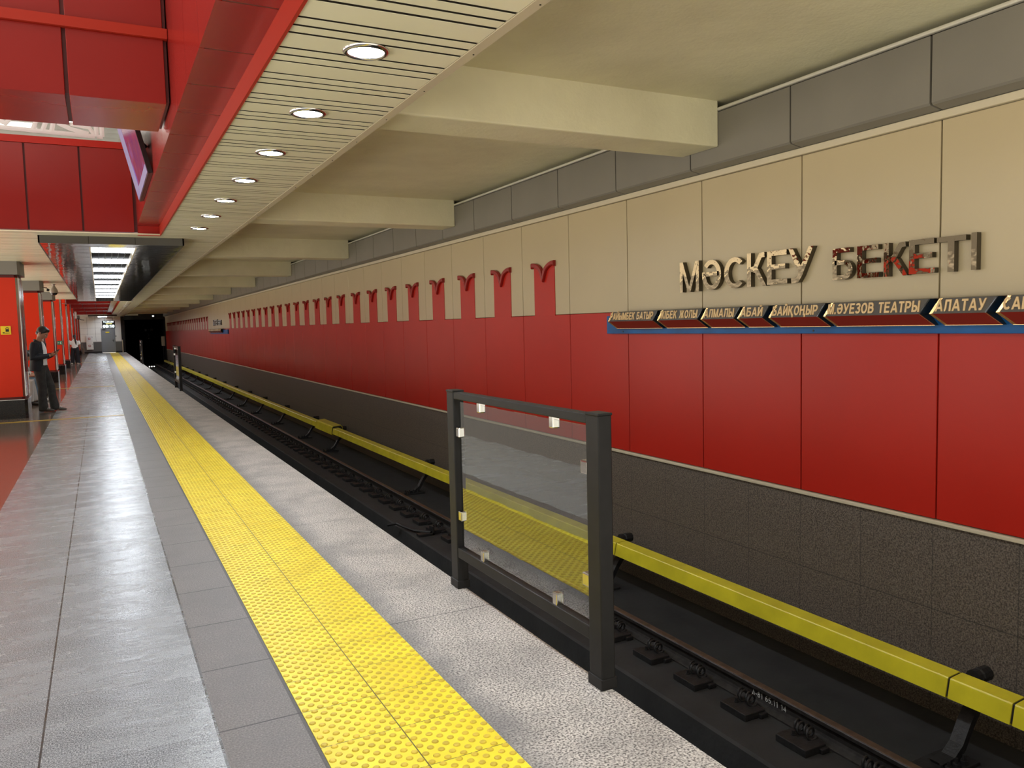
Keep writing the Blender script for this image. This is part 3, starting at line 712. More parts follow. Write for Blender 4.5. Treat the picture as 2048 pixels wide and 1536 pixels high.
# ---------------------------------------------------------------- swallowtail merlons on the wall
def merlon():
    yc = YJ+P*4+P/2   # first panel with one
    t = thing('wall_merlon', 'x', 'wall decoration', (WX, yc, 1.70))
    hw, zt, dip = 0.265, 2.385, 0.175
    n = 12
    top = []
    for i in range(n+1):
        s = i/n; top.append((hw*(1-s), zt-dip*(1-math.sqrt(max(0, 1-s*s)))))
    curve = top+[(-y, z) for y, z in reversed(top[:-1])]
    pf = [(-hw, 1.69), (hw, 1.69)]+curve
    v = []; m_ = len(pf)
    for x in (WX-0.008, WX+0.005): v += [(x, yc+y, z) for y, z in pf]
    f = [(i, (i+1) % m_, m_+(i+1) % m_, m_+i) for i in range(m_)]
    # fan the face from the bottom centre
    v.append((WX-0.008, yc, 1.69)); c = len(v)-1
    f += [(c, i, i+1) for i in range(1, m_-1)]+[(c, m_-1, 0)]
    MB().add(v, f, 'red').build('red_strip', t)
    # raised moulding along the notch, with square ends
    cv = [(hw+0.025, zt+0.002)]+curve+[(-hw-0.025, zt+0.002)]
    mb = MB()
    ins = []; outs = []
    for i, (y, z) in enumerate(cv):
        a = Vector(cv[max(i-1, 0)]); b_ = Vector(cv[min(i+1, len(cv)-1)]); d = (b_-a).normalized()
        nn = Vector((-d.y, d.x));
        if nn.y > 0: nn = -nn
        wdt = 0.058
        if abs(y) < 1e-6: nn = Vector((0, -1)); wdt = 0.085
        if i in (0, len(cv)-1): nn = Vector((0, -1)); wdt = 0.075
        outs.append((y, z)); ins.append((y+nn.x*wdt, z+nn.y*wdt))
        if y > 0 and ins[-1][0] < 0.0: ins[-1] = (0.0, ins[-1][1])
        if y < 0 and ins[-1][0] > 0.0: ins[-1] = (0.0, ins[-1][1])
    N = len(cv); v = []
    for x, ex in ((WX, 0), (WX-0.035, 0), (WX-0.045, 0.01)):
        v += [(x, yc+a, z-ex) for a, z in outs]
        v += [(x, yc+a, z+ex) for a, z in ins]
    f = []
    for l in (0, 1):
        o0, o1 = 2*N*l, 2*N*(l+1)
        for i in range(N-1):
            f.append((o0+i, o0+i+1, o1+i+1, o1+i)); f.append((o0+N+i+1, o0+N+i, o1+N+i, o1+N+i+1))
        f.append((o0, o1, o1+N, o0+N)); f.append((o0+N-1, o0+2*N-1, o1+2*N-1, o1+N-1))
    o2 = 4*N
    f += [(o2+i, o2+i+1, o2+N+i+1, o2+N+i) for i in range(N-1)]
    mb.add(v, f, 'redgloss').build('notch_moulding', t)
    return t
m0 = merlon(); y0m = m0.location.y
for i in range(24):
    lab = '%s red swallowtail merlon left of the big polished station name' % ORD[i]
    if i == 0: m0['label'] = lab; m0['group'] = 'red merlons of the near row'
    else: dup(m0, (WX, y0m+P*i, 1.70), lab, 'red merlons of the near row')
for i in range(24):
    dup(m0, (WX, y0m+P*(30+i), 1.70), '%s red swallowtail merlon left of the small distant station sign' % ORD[i], 'red merlons of the far row')

# ---------------------------------------------------------------- station name in polished letters
LET = [('М', 6.241, 5.940, 2.158, 1.866), ('Ә', 5.912, 5.640, 2.152, 1.868), ('С', 5.612, 5.350, 2.15, 1.868), ('К', 5.320, 5.094, 2.166, 1.873), ('Е', 5.083, 4.846, 2.165, 1.875),
       ('У', 4.837, 4.583, 2.163, 1.873), ('Б', 4.396, 4.205, 2.122, 1.873), ('Е', 4.170, 3.971, 2.120, 1.875), ('К', 3.940, 3.748, 2.117, 1.875), ('Е', 3.737, 3.531, 2.120, 1.876),
       ('Т', 3.523, 3.317, 2.117, 1.877), ('І', 3.287, 3.237, 2.121, 1.879)]
LL = ['letter М', 'letter Ә', 'letter С', 'letter К in the first word', 'letter Е in the first word', 'letter У', 'letter Б', 'first letter Е of the second word', 'letter К in the second word', 'second letter Е of the second word', 'letter Т', 'final letter І']
LN = ['em', 'schwa', 'es', 'ka', 'ye', 'u', 'be', 'ye', 'ka', 'ye', 'te', 'i']
def name_letters(dy, far):
    for (ch, ya, yb, zt, zb), ll in zip(LET, LL):
        mb = MB(); wd = GL[ch][0]; sx = (ya-yb)/wd; sz = zt-zb
        glyph(mb, ch, lambda a, b_, d: (5.145-d, ya+dy-a*sx, zb+b_*sz), 0.12 if ch == 'М' else 0.145, 0.045, 'mirror', 'letterside')
        o = mb.build('letter', None, False, (5.145, (ya+yb)/2+dy, zb))
        if far: tag(o, '%s of the small distant station name on the wall' % ll, 'letter', 'letters of the distant station name')
        else: tag(o, 'mirror-polished metal %s of the big near station name' % ll, 'letter', 'letters of the near station name')
name_letters(0, False); name_letters(P*30, True)

# ---------------------------------------------------------------- list of stations: chevron plates on a blue strip
PL = [('РАЙЫМБЕК БАТЫР', 7.255, 6.455), ('ЖІБЕК ЖОЛЫ', 6.385, 5.782), ('АЛМАЛЫ', 5.730, 5.295), ('АБАЙ', 5.250, 4.953), ('БАЙҚОҢЫР', 4.883, 4.370), ('М.ӘУЕЗОВ ТЕАТРЫ', 4.313, 3.498), ('АЛАТАУ', 3.425, 3.038), ('САЙРАН', 2.974, 2.60)]
def plate(txt, ya, yb, dy, label):
    ya += dy; yb += dy
    t = thing('station_plate', label, 'station plate', (5.0995, (ya+yb)/2, 1.52), 'station plates of the near list' if dy == 0 else 'station plates of the distant list')
    XT, XC, XB, XW = 5.003, 4.985, 5.06, 5.0995
    d = 0.062
    pts = lambda e: [(XT, e, 1.700), (XC, e+d, 1.598), (XB, e, 1.520)]
    a, b_ = pts(ya), pts(yb)
    MB().add(a[:2]+b_[:2], [(0, 2, 3, 1)], 'plategrey').build('upper_face', t)
    MB().add(a[1:]+b_[1:], [(0, 2, 3, 1)], 'platered').build('lower_face', t)
    back = lambda e: [(XW, e, 1.70), (XW, e+d, 1.598), (XW, e, 1.52)]
    v = a+b_+back(ya)+back(yb)
    MB().add(v, [(0, 1, 7, 6), (1, 2, 8, 7), (3, 9, 10, 4), (4, 10, 11, 5), (0, 6, 9, 3), (2, 5, 11, 8)], 'plateside').build('return', t)
    # gold edging down the pointed left end, thin gold line elsewhere
    mb = MB()
    def rib(p, q, wy, m='gold'):
        (x0, y0_, z0), (x1, y1_, z1) = p, q
        mb.add([(x0-0.003, y0_+0.004, z0), (x1-0.003, y1_+0.004, z1), (x1-0.003, y1_-wy, z1), (x0-0.003, y0_-wy, z0), (x0+0.02, y0_+0.004, z0), (x1+0.02, y1_+0.004, z1), (x1+0.02, y1_-wy, z1), (x0+0.02, y0_-wy, z0)],
               [(0, 1, 2, 3), (0, 4, 5, 1), (3, 2, 6, 7), (0, 3, 7, 4), (1, 5, 6, 2), (4, 7, 6, 5)], m)
    rib(a[0], a[1], 0.020); rib(a[1], a[2], 0.020)
    rib((b_[0][0], b_[0][1]+0.004, b_[0][2]), (b_[1][0], b_[1][1]+0.004, b_[1][2]), 0.001, 'plateside'); rib((b_[1][0], b_[1][1]+0.004, b_[1][2]), (b_[2][0], b_[2][1]+0.004, b_[2][2]), 0.001, 'gold')
    mb.box(XB-0.004, XB+0.004, yb, ya, 1.518, 1.521, 'gold')
    mb.build('gold_edging', t)
    ez = Vector((-(1.7-1.598), 0, -(XT-XC))).normalized(); ey = Vector((XT-XC, 0, 1.7-1.598)).normalized()
    f0_, h = 0.16, 0.078
    Ltot = math.hypot(XT-XC, 1.7-1.598)
    og = Vector((XC, ya+d*(1-f0_)-0.028, 1.598))+ey*(Ltot*f0_)
    text_run('lettering', t, txt, og, (0, -1, 0), ey, ez, h, (ya-yb)-0.045, 0.19, 0.006, 'goldtext')
low = ['РАЙЫМБЕК БАТЫР', 'ЖІБЕК ЖОЛЫ', 'АЛМАЛЫ', 'АБАЙ', 'БАЙҚОҢЫР', 'М.ӘУЕЗОВ ТЕАТРЫ', 'АЛАТАУ', 'САЙРАН']
for i, (txt, ya, yb) in enumerate(PL):
    vis = low[i] if i < 7 else 'СА, cut off by the right edge'
    plate(txt, ya, yb, 0, 'dark pointed station plate with gold lettering reading %s' % vis)
    plate(txt, ya, yb, P*30, 'tiny distant dark plate, %s from the left on the far station list' % ORD[i])
for dy, lab in ((0, 'glossy blue strip behind the near row of station plates'), (P*30, 'dark blue strip behind the distant row of station plates')):
    mb = MB(); mb.cbox(5.10, 5.149, 1.2+dy, 7.515+dy, 1.462, 1.66, 'blue', 0.004)
    for y in (4.575, 7.2, 2.0): mb.lathe([(0.008, 5.096), (0.008, 5.101)], (0, y+dy, 1.486), 'black', 8, 'x')
    tag(mb.build('backing_strip', None, False, (5.13, 4.4+dy, 1.46)), lab, 'sign backing')

# ---------------------------------------------------------------- downlights
def downlight():
    t = thing('downlight', 'x', 'downlight', (1.31, 4.10, 3.03))
    x, y = 1.31, 4.10
    MB().lathe([(0.092, 3.045), (0.092, 3.020), (0.100, 3.014), (0.116, 3.018), (0.122, 3.027), (0.122, 3.045)], (x, y, 0), 'steel', 32).build('rim', t, True)
    MB().lathe([(0.088, 3.034), (0.088, 3.0225), (0.06, 3.021), (0.0005, 3.0205)], (x, y, 0), 'downlight', 32).build('diffuser', t, True)
    return t
d0 = downlight(); d0['label'] = 'nearest and largest round downlight in the cream slatted ceiling'; d0['group'] = 'near row of round downlights'
for i in range(1, 7): dup(d0, (1.31, 4.10+1.2975*i, 3.03), '%s round downlight from the camera in the cream slatted ceiling' % ORD[i])
for i in range(1, 4): dup(d0, (1.31, 4.10-1.2975*i, 3.03), 'round downlight over the platform edge behind the viewer', 'downlights behind the viewer')
for i in range(20): dup(d0, (1.285, 38.0+1.2975*i, 3.03), '%s tiny downlight from the grey light raft in the far row' % ORD[i], 'far row of round downlights')

# ---------------------------------------------------------------- grey light rafts under the ceiling
def raft(y0, y1, label, ylights, far=False):
    t = thing('light_raft', label, 'ceiling light', (0.25, y0, 2.92))
    xl, xr, zb, zt = -0.71, 1.23, 2.92, 3.03
    mb = MB(); mb.prism_y([(xl, zb+0.012), (xl+0.012, zb), (xr-0.012, zb), (xr, zb+0.012), (xr, zt), (xl, zt)], y0, y0+0.02, 'raftgrey')
    mb.box(xl, xr, y1-0.02, y1, zb, zt, 'raftgrey'); mb.box(xl, xl+0.02, y0, y1, zb, zt, 'raftgrey'); mb.box(xr-0.02, xr, y0, y1, zb, zt, 'raftgrey')
    for x in (-0.07, 0.55): mb.box(x-0.003, x+0.003, y0-0.002, y0, zb, zt, 'gap')
    mb.build('casing', t)
    mb = MB(); a = y0+0.03
    while a < y1-0.3:
        tl = random.uniform(-0.0015, 0.0015)
        for x0, x1 in ((xl+0.02, -0.05), (0.57, xr-0.02)):
            mb.add([(x0, a, zb+tl), (x1, a, zb-tl), (x1, a+0.205, zb-tl), (x0, a+0.205, zb+tl)], [(0, 1, 2, 3)], 'mirrorslat')
        a += 0.21
    mb.box(xl+0.02, -0.05, y0+0.02, y1-0.02, zb+0.006, zb+0.012, 'gap'); mb.box(0.57, xr-0.02, y0+0.02, y1-0.02, zb+0.006, zb+0.012, 'gap')
    mb.build('mirror_slats', t)
    mb = MB(); mb.box(-0.07, -0.05, y0+0.5, y1, zb-0.004, zb+0.10, 'trimcream'); mb.box(0.57, 0.59, y0+0.5, y1, zb-0.004, zb+0.10, 'trimcream')
    mb.box(-0.05, 0.57, y0+0.02, y0+0.55, zb, zb+0.01, 'mirrorslat'); mb.box(-0.05, 0.57, y0+0.55, y1, zb+0.10, zb+0.105, 'gap')
    mb.build('recess', t)
    mb = MB()
    for x in (0.06, 0.16, 0.26, 0.36, 0.46): mb.box(x-0.004, x+0.004, y0+0.6, y1-0.05, zb+0.012, zb+0.028, 'charcoal')
    mb.build('louvre', t)
    for yl in ylights:
        if yl < y1-0.6: MB().cbox(-0.045, 0.565, yl-0.26, yl+0.26, zb+0.045, zb+0.085, 'raftlight', 0.01).build('light_panel', t)
raft(13.28, 36.4, 'long grey light raft with white lamps and mirrored slats hung beyond the red well', [14.9+2.33*i for i in range(10)])
raft(67.3, 74.8, 'small distant grey light raft near the end wall', [69.2, 70.7, 72.2, 73.7], True)  # extra light panels added here to brighten the end wall

# ---------------------------------------------------------------- luminaires of the upper hall
hl = thing('hall_luminaire', 'x', 'ceiling light', (-1.6, 2, 6.3), 'luminaires in the upper hall ceiling')
MB().box(-2.25, -0.95, 1.65, 2.35, 6.27, 6.298, 'white').build('casing', hl)
MB().box(-2.2, -1.0, 1.7, 2.3, 6.262, 6.272, 'halllight').build('light_panel', hl)
hl['label'] = 'white panel luminaire in the ceiling of the upper hall'
for y in (5, 8, 11): dup(hl, (-1.6, y, 6.3))
for y in (2, 5, 8, 11): dup(hl, (-4.2, y, 6.3))
for y in (20, 28, 39, 43, 47, 50, 54, 57, 61, 65): dup(hl, (-0.4, y, 6.3))
# glass balustrade with white script above the far fascia
gb = thing('glass_balustrade', 'glass balustrade with white script above the red fascia of the well', 'balustrade', (0, 13.0, 4.335))
MB().box(-5.5, 0.56, 12.995, 13.007, 4.335, 5.35, 'clear').build('glass_pane', gb)
MB().sweep([(-5.5, 13.0, 5.37), (0.56, 13.0, 5.37)], 0.022, 'steel', 10).build('handrail', gb)
mb = MB()
def bar(p, q, t): mb.sweep([(p[0], 12.985, p[1]), (q[0], 12.985, q[1])], (t, 0.006) and [(0.006, t), (0.006, t)], 'whitegloss', 4)
for pts in ([(-1.3, 4.48), (-1.05, 4.44), (0.1, 4.41)], [(-1.2, 4.60), (-0.98, 4.50), (-0.88, 4.62)], [(-0.66, 4.44), (-0.62, 4.56), (-0.52, 4.62)], [(-0.55, 4.43), (-0.50, 4.56)], [(-0.44, 4.43), (-0.41, 4.56)],
            [(-0.36, 4.56), (-0.2, 4.49), (0.02, 4.44)], [(-0.2, 4.56), (0.03, 4.53), (0.10, 4.42)], [(0.12, 4.41), (0.12, 4.55)], [(0.19, 4.41), (0.19, 4.55)], [(0.12, 4.41), (0.2, 4.41)]):
    mb.sweep([(x, 12.988, z) for x, z in pts], [(0.005, 0.022)]*len(pts) if False else [(0.005, 0.034)]*len(pts), 'whitegloss', 6)
o = mb.build('white_script', gb); o['label'] = 'white curved script on the glass'

# ---------------------------------------------------------------- pillars
def pillar(i, y, tall, x1=-1.34, lab=None):
    x0, dp = x1-1.41, 0.95
    t = thing('pillar', lab or '%s red square pillar from the camera along the platform' % ORD[i], 'pillar', (x1-0.7, y, 0), 'red pillars along the platform')
    mb = MB(); c = 0.05
    # plan with chamfered corners
    def plan(e, ch): return [(x0-e+ch, y-e), (x1+e-ch, y-e), (x1+e, y-e+ch), (x1+e, y+dp+e-ch), (x1+e-ch, y+dp+e), (x0-e+ch, y+dp+e), (x0-e, y+dp+e-ch), (x0-e, y-e+ch)]
    def pr(mb, e, ch, z0, z1, mats):
        pl = plan(e, ch); n = 8
        for k in range(n):
            a, b_ = pl[k], pl[(k+1) % n]
            mb.add([(a[0], a[1], z0), (b_[0], b_[1], z0), (b_[0], b_[1], z1), (a[0], a[1], z1)], [(0, 1, 2, 3)], mats[k % 2] if len(mats) == 2 else mats[k])
        mb.add([(p[0], p[1], z1) for p in pl], [tuple(range(n))], mats[0]); mb.add([(p[0], p[1], z0) for p in pl], [tuple(range(n))[::-1]], mats[0])
    top = 6.3 if tall else 2.77
    sideglossy = ['redpillar', 'steel', 'steel', 'steel', 'redpillar', 'steel', 'redpillar', 'steel']
    mb = MB(); pr(mb, 0.02, c, 0.0, 0.36, ['blackstone', 'blackstone', 'blackstone', 'steel', 'blackstone', 'steel', 'blackstone', 'blackstone'])
    pr(mb, 0.028, c, 0.36, 0.375, ['steel', 'steel']); mb.build('base', t)
    mb = MB(); pr(mb, -0.02, c, 0.375, 0.42, ['reddark', 'reddark']); pr(mb, 0.0, c, 0.42, top-0.05, ['redpillar', 'redpillar']); pr(mb, -0.015, c, top-0.05, top, ['reddark', 'reddark']); mb.build('shaft', t)
    for ya, yb in ((y, y+0.30), (y+dp-0.30, y+dp)):
        mb = MB(); mb.cbox(x1-0.004, x1+0.006, ya+0.03, yb-0.03, 0.425, top-0.055, 'steel', 0.003)
        if ya == y:
            mb.add([(x1-c+0.001, y-0.003, 0.425), (x1+0.003, y+c-0.001, 0.425), (x1+0.003, y+c-0.001, top-0.055), (x1-c+0.001, y-0.003, top-0.055)], [(0, 1, 2, 3)], 'steel')
        mb.build('corner_profile', t)
    mb = MB(); mb.box(x1-0.002, x1+0.003, y+0.31, y+dp-0.31, 0.425, top-0.055, 'redgloss'); mb.build('side_panel', t)
    if not tall:
        mb = MB(); pr(mb, 0.05, c, 2.775, 3.03, ['greycap', 'greycap'])
        for xg in (-1.72, -2.2): mb.box(xg-0.003, xg+0.003, y-0.053, y-0.049, 2.775, 3.03, 'gap')
        mb.build('capital', t)
    return t
py = [18.05, 24.4, 30.75, 37.0, 43.4, 49.8, 56.2, 62.6, 69.0]
for i, y in enumerate(py): pillar(i, y, AT2[0] < y+0.5 < AT2[1]-1)

for i, y in enumerate((5.35, 11.7)): pillar(i, y, False, -5.2, '%s unseen red square pillar added on the far side to reflect in the letters' % ORD[i])  # out of view, added so the polished letters pick up red reflections
# yellow pictogram sign on the first pillar
sg = thing('yellow_sign', 'small yellow sign with a black train pictogram on the nearest red pillar', 'sign', (-1.595, 18.05, 1.63))
MB().cbox(-1.68, -1.512, 18.036, 18.05, 1.63, 1.795, 'sign_yellow', 0.004).build('plate', sg)
mb = MB()
mb.box(-1.60, -1.545, 18.033, 18.037, 1.685, 1.735, 'black'); mb.sweep([(-1.60, 18.035, 1.742), (-1.585, 18.035, 1.762), (-1.56, 18.035, 1.762), (-1.545, 18.035, 1.742)], 0.006, 'black', 6)
mb.box(-1.65, -1.615, 18.033, 18.037, 1.655, 1.675, 'black'); mb.box(-1.61, -1.53, 18.033, 18.037, 1.655, 1.664, 'black')
mb.build('pictogram', sg)
# green way-out sign on the pillar further along
gs = thing('exit_sign', 'small green emergency exit sign with white running figure on a red pillar', 'sign', (-1.45, 36.98, 1.20))
MB().cbox(-1.545, -1.365, 36.97, 37.0, 1.205, 1.36, 'green', 0.004).build('plate', gs)
MB().box(-1.525, -1.47, 36.966, 36.971, 1.275, 1.29, 'white').box(-1.44, -1.42, 36.966, 36.971, 1.24, 1.30, 'white').box(-1.43, -1.40, 36.966, 36.971, 1.30, 1.33, 'white').box(-1.43, -1.39, 36.966, 36.971, 1.23, 1.245, 'white').build('pictogram', gs)
# dome camera hanging from the slats
dc = thing('dome_camera', 'grey teardrop dome camera hanging from the ceiling above the standing man', 'camera', (-1.08, 26.0, 3.03))
MB().lathe([(0.05, 3.03), (0.05, 3.02), (0.028, 3.01), (0.03, 2.99), (0.05, 2.95), (0.085, 2.89), (0.098, 2.85), (0.100, 2.80), (0.092, 2.785)], (-1.08, 26, 0), 'domegrey', 20).build('housing', dc, True)
MB().lathe([(0.085, 2.785), (0.082, 2.765), (0.062, 2.735), (0.03, 2.72), (0.001, 2.716)], (-1.08, 26, 0), 'dark_lens', 20).build('lens_dome', dc, True)
def bullet(x, y, z, label, d=-1):
    t = thing('wall_camera', label, 'camera', (x, y, z), 'small bracket cameras on the pillars')
    MB().sweep([(x, y, z), (x+0.10, y, z-0.01), (x+0.13, y, z-0.06)], 0.014, 'domegrey', 8).build('bracket', t)
    MB().sweep([(x+0.13, y-0.14, z-0.075), (x+0.13, y+0.12, z-0.055)], 0.032, 'charcoal', 10).build('body', t)
bullet(-1.29, 24.7, 2.87, 'small bracket camera on the grey capital of the second pillar')
bullet(-1.29, 37.2, 2.87, 'small bracket camera on the grey capital of the fourth pillar')

# wall mounted box up on a pillar in the distance
bx = thing('wall_box', 'pale box mounted high on a distant red pillar', 'box', (-1.36, 62.5, 2.7))
MB().cbox(-1.49, -1.34, 62.3, 62.6, 2.70, 3.13, 'endwhite', 0.01).build('housing', bx)
MB().sweep([(-1.36, 62.45, 2.72), (-1.1, 62.6, 2.60), (-0.9, 62.6, 2.58)], 0.02, 'charcoal', 6).build('bracket', bx)

# television on the red side panels of the well
tvx, tva, tvb = 0.572, 8.95, 10.9
tv = thing('television', 'big television with purple picture tilted out from the red side of the well', 'television', (0.55, 10, 3.22))
lean = math.radians(13); Ht = 1.2
def tvp(y, h, d): return (tvx-d*math.cos(lean)-h*math.sin(lean), y, 3.22+h*math.cos(lean)-d*math.sin(lean))
def slab(mb, ya, yb, h0, h1, d0_, d1_, m):
    v = [tvp(y, h, d) for y in (ya, yb) for h in (h0, h1) for d in (d0_, d1_)]
    mb.add(v, [(0, 1, 3, 2), (4, 6, 7, 5), (0, 4, 5, 1), (2, 3, 7, 6), (0, 2, 6, 4), (1, 5, 7, 3)], m)
mb = MB(); slab(mb, tva, tvb, 0, Ht, 0, 0.045, 'blackmetal'); mb.build('frame', tv)
mb = MB(); slab(mb, tva+0.02, tvb-0.02, 0.02, Ht-0.02, 0.045, 0.048, 'tv'); mb.build('picture', tv)
mb = MB(); slab(mb, tva+0.02, tvb-0.02, 0.02, 0.10, 0.048, 0.050, 'tvedge'); slab(mb, tvb-0.5, tvb-0.02, 0.02, Ht-0.02, 0.048, 0.050, 'tvedge'); mb.build('picture_border', tv)
mb = MB(); mb.sweep([(0.565, 9.6, 3.6), tvp(9.6, 0.5, -0.0)], 0.02, 'black', 8); mb.sweep([(0.565, 10.4, 3.6), tvp(10.4, 0.5, -0.0)], 0.02, 'black', 8); mb.build('wall_bracket', tv)

# clock display hanging near the end wall
ck = thing('clock_display', 'black hanging display with white digits 08:10 above the grey door', 'clock', (0.62, 66, 2.0))
MB().cbox(0.19, 1.05, 66.0, 66.12, 2.0, 2.56, 'black', 0.01).build('housing', ck)
MB().sweep([(0.35, 66.06, 2.55), (0.35, 66.06, 3.3)], 0.012, 'black', 6).build('hanger', ck)
MB().sweep([(0.9, 66.06, 2.55), (0.9, 66.06, 3.3)], 0.012, 'black', 6).build('hanger', ck)
text_run('time_digits', ck, '08:10', (0.25, 65.999, 2.05), (1, 0, 0), (0, 0, 1), (0, -1, 0), 0.20, 0.74, 0.22, 0.004, 'clocktext', 'large white digits 08:10')
text_run('date_digits', ck, '11.09.09', (0.27, 65.999, 2.42), (1, 0, 0), (0, 0, 1), (0, -1, 0), 0.10, 0.68, 0.2, 0.004, 'clocktext')
mb = MB()
for i in range(7): mb.box(0.44+0.06*i, 0.485+0.06*i, 65.995, 66.0, 2.30+0.01*(i % 2), 2.37, 'clockyellow')
mb.build('yellow_line', ck)

# fire hose cabinet on the end wall
hc = thing('hose_cabinet', 'white double fire hose cabinet on the end wall left of the door', 'cabinet', (-0.78, 74.9, 0.31))
MB().cbox(-1.03, -0.52, 74.86, 74.965, 0.31, 1.49, 'endwhite', 0.01).build('body', hc)
for z0, z1 in ((0.33, 0.89), (0.92, 1.47)):
    dd = MB().cbox(-1.0, -0.55, 74.845, 74.86, z0, z1, 'white', 0.004).build('cabinet_door', hc)
    MB().box(-0.88, -0.72, 74.84, 74.846, z0+0.22, z0+0.38, 'redtrim').box(-0.85, -0.75, 74.837, 74.841, z0+0.26, z0+0.34, 'white').build('red_emblem', dd)
    MB().box(-0.60, -0.57, 74.83, 74.846, z0+0.40, z0+0.46, 'black').build('latch', dd)
tag(MB().cbox(1.17, 1.23, 74.96, 75.0, 1.33, 1.44, 'black', 0.005).build('card_reader'), 'small black card reader on the wall beside the grey door', 'card reader')
gt = thing('platform_end_gate', 'thin pale gate post at the far end of the platform by the tunnel', 'gate', (1.66, 75, 0))
MB().cbox(1.63, 1.70, 74.6, 74.7, 0.0, 1.05, 'trimcream', 0.01).build('post', gt)
MB().cbox(1.625, 1.705, 74.59, 74.71, 1.05, 1.07, 'steel', 0.004).build('cap', gt)

# small things on the tracks at the tunnel mouth
sl = thing('track_lamp_bar', 'low dark bar with three small white lights on the far track', 'signal lights', (3.55, 69.6, -1.25))
MB().cbox(3.25, 3.85, 69.6, 69.9, -1.25, -1.04, 'iron', 0.01).build('housing', sl)
for x in (3.38, 3.55, 3.72): MB().lathe([(0.05, 69.60), (0.045, 69.585), (0.001, 69.58)], (x, 0, -1.10), 'lamp_dim', 12, 'y').build('lamp', sl)
nb = thing('trackside_board', 'pale small board at the tunnel mouth beside the red wall', 'board', (5.0, 77, 0.6))
MB().cbox(4.82, 5.10, 77.0, 77.05, 0.40, 1.25, 'trimcream', 0.01).build('panel', nb)
MB().cbox(4.93, 4.99, 77.05, 77.1, -1.25, 0.5, 'iron', 0.01).build('post', nb)
tb = thing('tunnel_cabinet', 'dim grey equipment cabinets on the dark tunnel wall', 'cabinet', (4.6, 90, 1.2))
mb = MB()
for x0, z0, x1, z1 in ((4.1, 1.75, 4.3, 2.0), (4.38, 1.8, 4.5, 2.0), (4.62, 1.75, 4.9, 2.05), (4.38, 1.2, 4.52, 1.45), (4.4, 0.95, 4.56, 1.1)): mb.cbox(x0, x1, 90.0, 90.1, z0, z1, 'whitepaint', 0.01)
mb.build('cabinet_box', tb)
MB().sweep([(4.7, 90.05, -1.2), (4.7, 90.05, 2.1)], 0.03, 'iron', 6).build('post', tb)
lt = thing('tunnel_lamp', 'small white lamp above the dark tunnel mouth', 'lamp', (4.2, 75.9, 3.0))
MB().cbox(4.1, 4.3, 75.85, 76.0, 2.95, 3.12, 'iron', 0.01).build('housing', lt)
MB().box(4.13, 4.27, 75.84, 75.852, 2.98, 3.09, 'lamp_dim').build('lens', lt)

# clutter on the track bed
cl = thing('track_debris', 'twisted dark bracket lying at the gutter edge of the track bed', 'metal bracket', (3.75, 10.3, -1.25))
MB().sweep([(3.50, 10.75, -1.22), (3.56, 10.55, -1.16), (3.64, 10.45, -1.20), (3.72, 10.25, -1.22), (3.86, 10.0, -1.21)], 0.022, 'iron', 6).build('bent_arm', cl)
MB().cbox(3.68, 3.90, 9.98, 10.10, -1.25, -1.215, 'iron', 0.005).cbox(3.87, 3.90, 9.98, 10.10, -1.25, -1.13, 'iron', 0.005).build('angle_plate', cl)

# ---------------------------------------------------------------- glass screens at the platform edge
def screen(y0, label, w_=1.66):
    x = 1.865
    t = thing('glass_screen', label, 'glass screen', (x, y0, 0), 'glass screens at the platform edge')
    y1 = y0+w_
    for ya in (y0, y1-0.10):
        MB().cbox(x-0.015, x+0.055, ya, ya+0.10, 0.0, 1.205, 'charcoal', 0.006).cbox(x-0.018, x+0.058, ya-0.003, ya+0.103, 1.2, 1.212, 'charcoal', 0.004).cbox(x-0.021, x+0.061, ya-0.006, ya+0.106, 0.0, 0.05, 'charcoal', 0.004).build('post', t)
    MB().cbox(x-0.012, x+0.045, y0+0.10, y1-0.10, 1.160, 1.203, 'charcoal', 0.005).build('top_rail', t)
    MB().cbox(x-0.012, x+0.045, y0+0.10, y1-0.10, 0.195, 0.256, 'charcoal', 0.005).build('bottom_rail', t)
    MB().box(x+0.010, x+0.018, y0+0.135, y1-0.125, 0.272, 1.146, 'glass').build('glass_pane', t)
    yA, yB = y0+0.135, y1-0.125
    def clamp(yc, zc, vert):
        hw, hh = (0.022, 0.036) if vert else (0.030, 0.030)
        MB().cbox(x-0.006, x+0.034, yc-hw, yc+hw, zc-hh, zc+hh, 'chrome', 0.006).build('clamp', t)
    for f in (0.20, 0.78):
        clamp(yA+(yB-yA)*f, 1.142, True); clamp(yA+(yB-yA)*f, 0.278, True)
    for z in (0.962, 0.455): clamp(yA, z, False); clamp(yB, z, False)
    return t
screen(2.803, 'near large black framed glass screen at the platform edge')
screen(23.25, 'second black framed glass screen, middle distance at the platform edge')
screen(45.0, 'farthest small black framed glass screen near the tunnel')

# ---------------------------------------------------------------- bench with seated people
bn = thing('bench', 'low bench between the first two red pillars, behind the standing man', 'bench', (-1.85, 21.6, 0))
MB().cbox(-2.15, -1.72, 20.3, 23.2, 0.36, 0.41, 'charcoal', 0.01).build('seat', bn)
for y in (20.5, 23.0): MB().cbox(-2.05, -1.80, y-0.05, y+0.05, 0, 0.36, 'charcoal', 0.01).build('leg', bn)

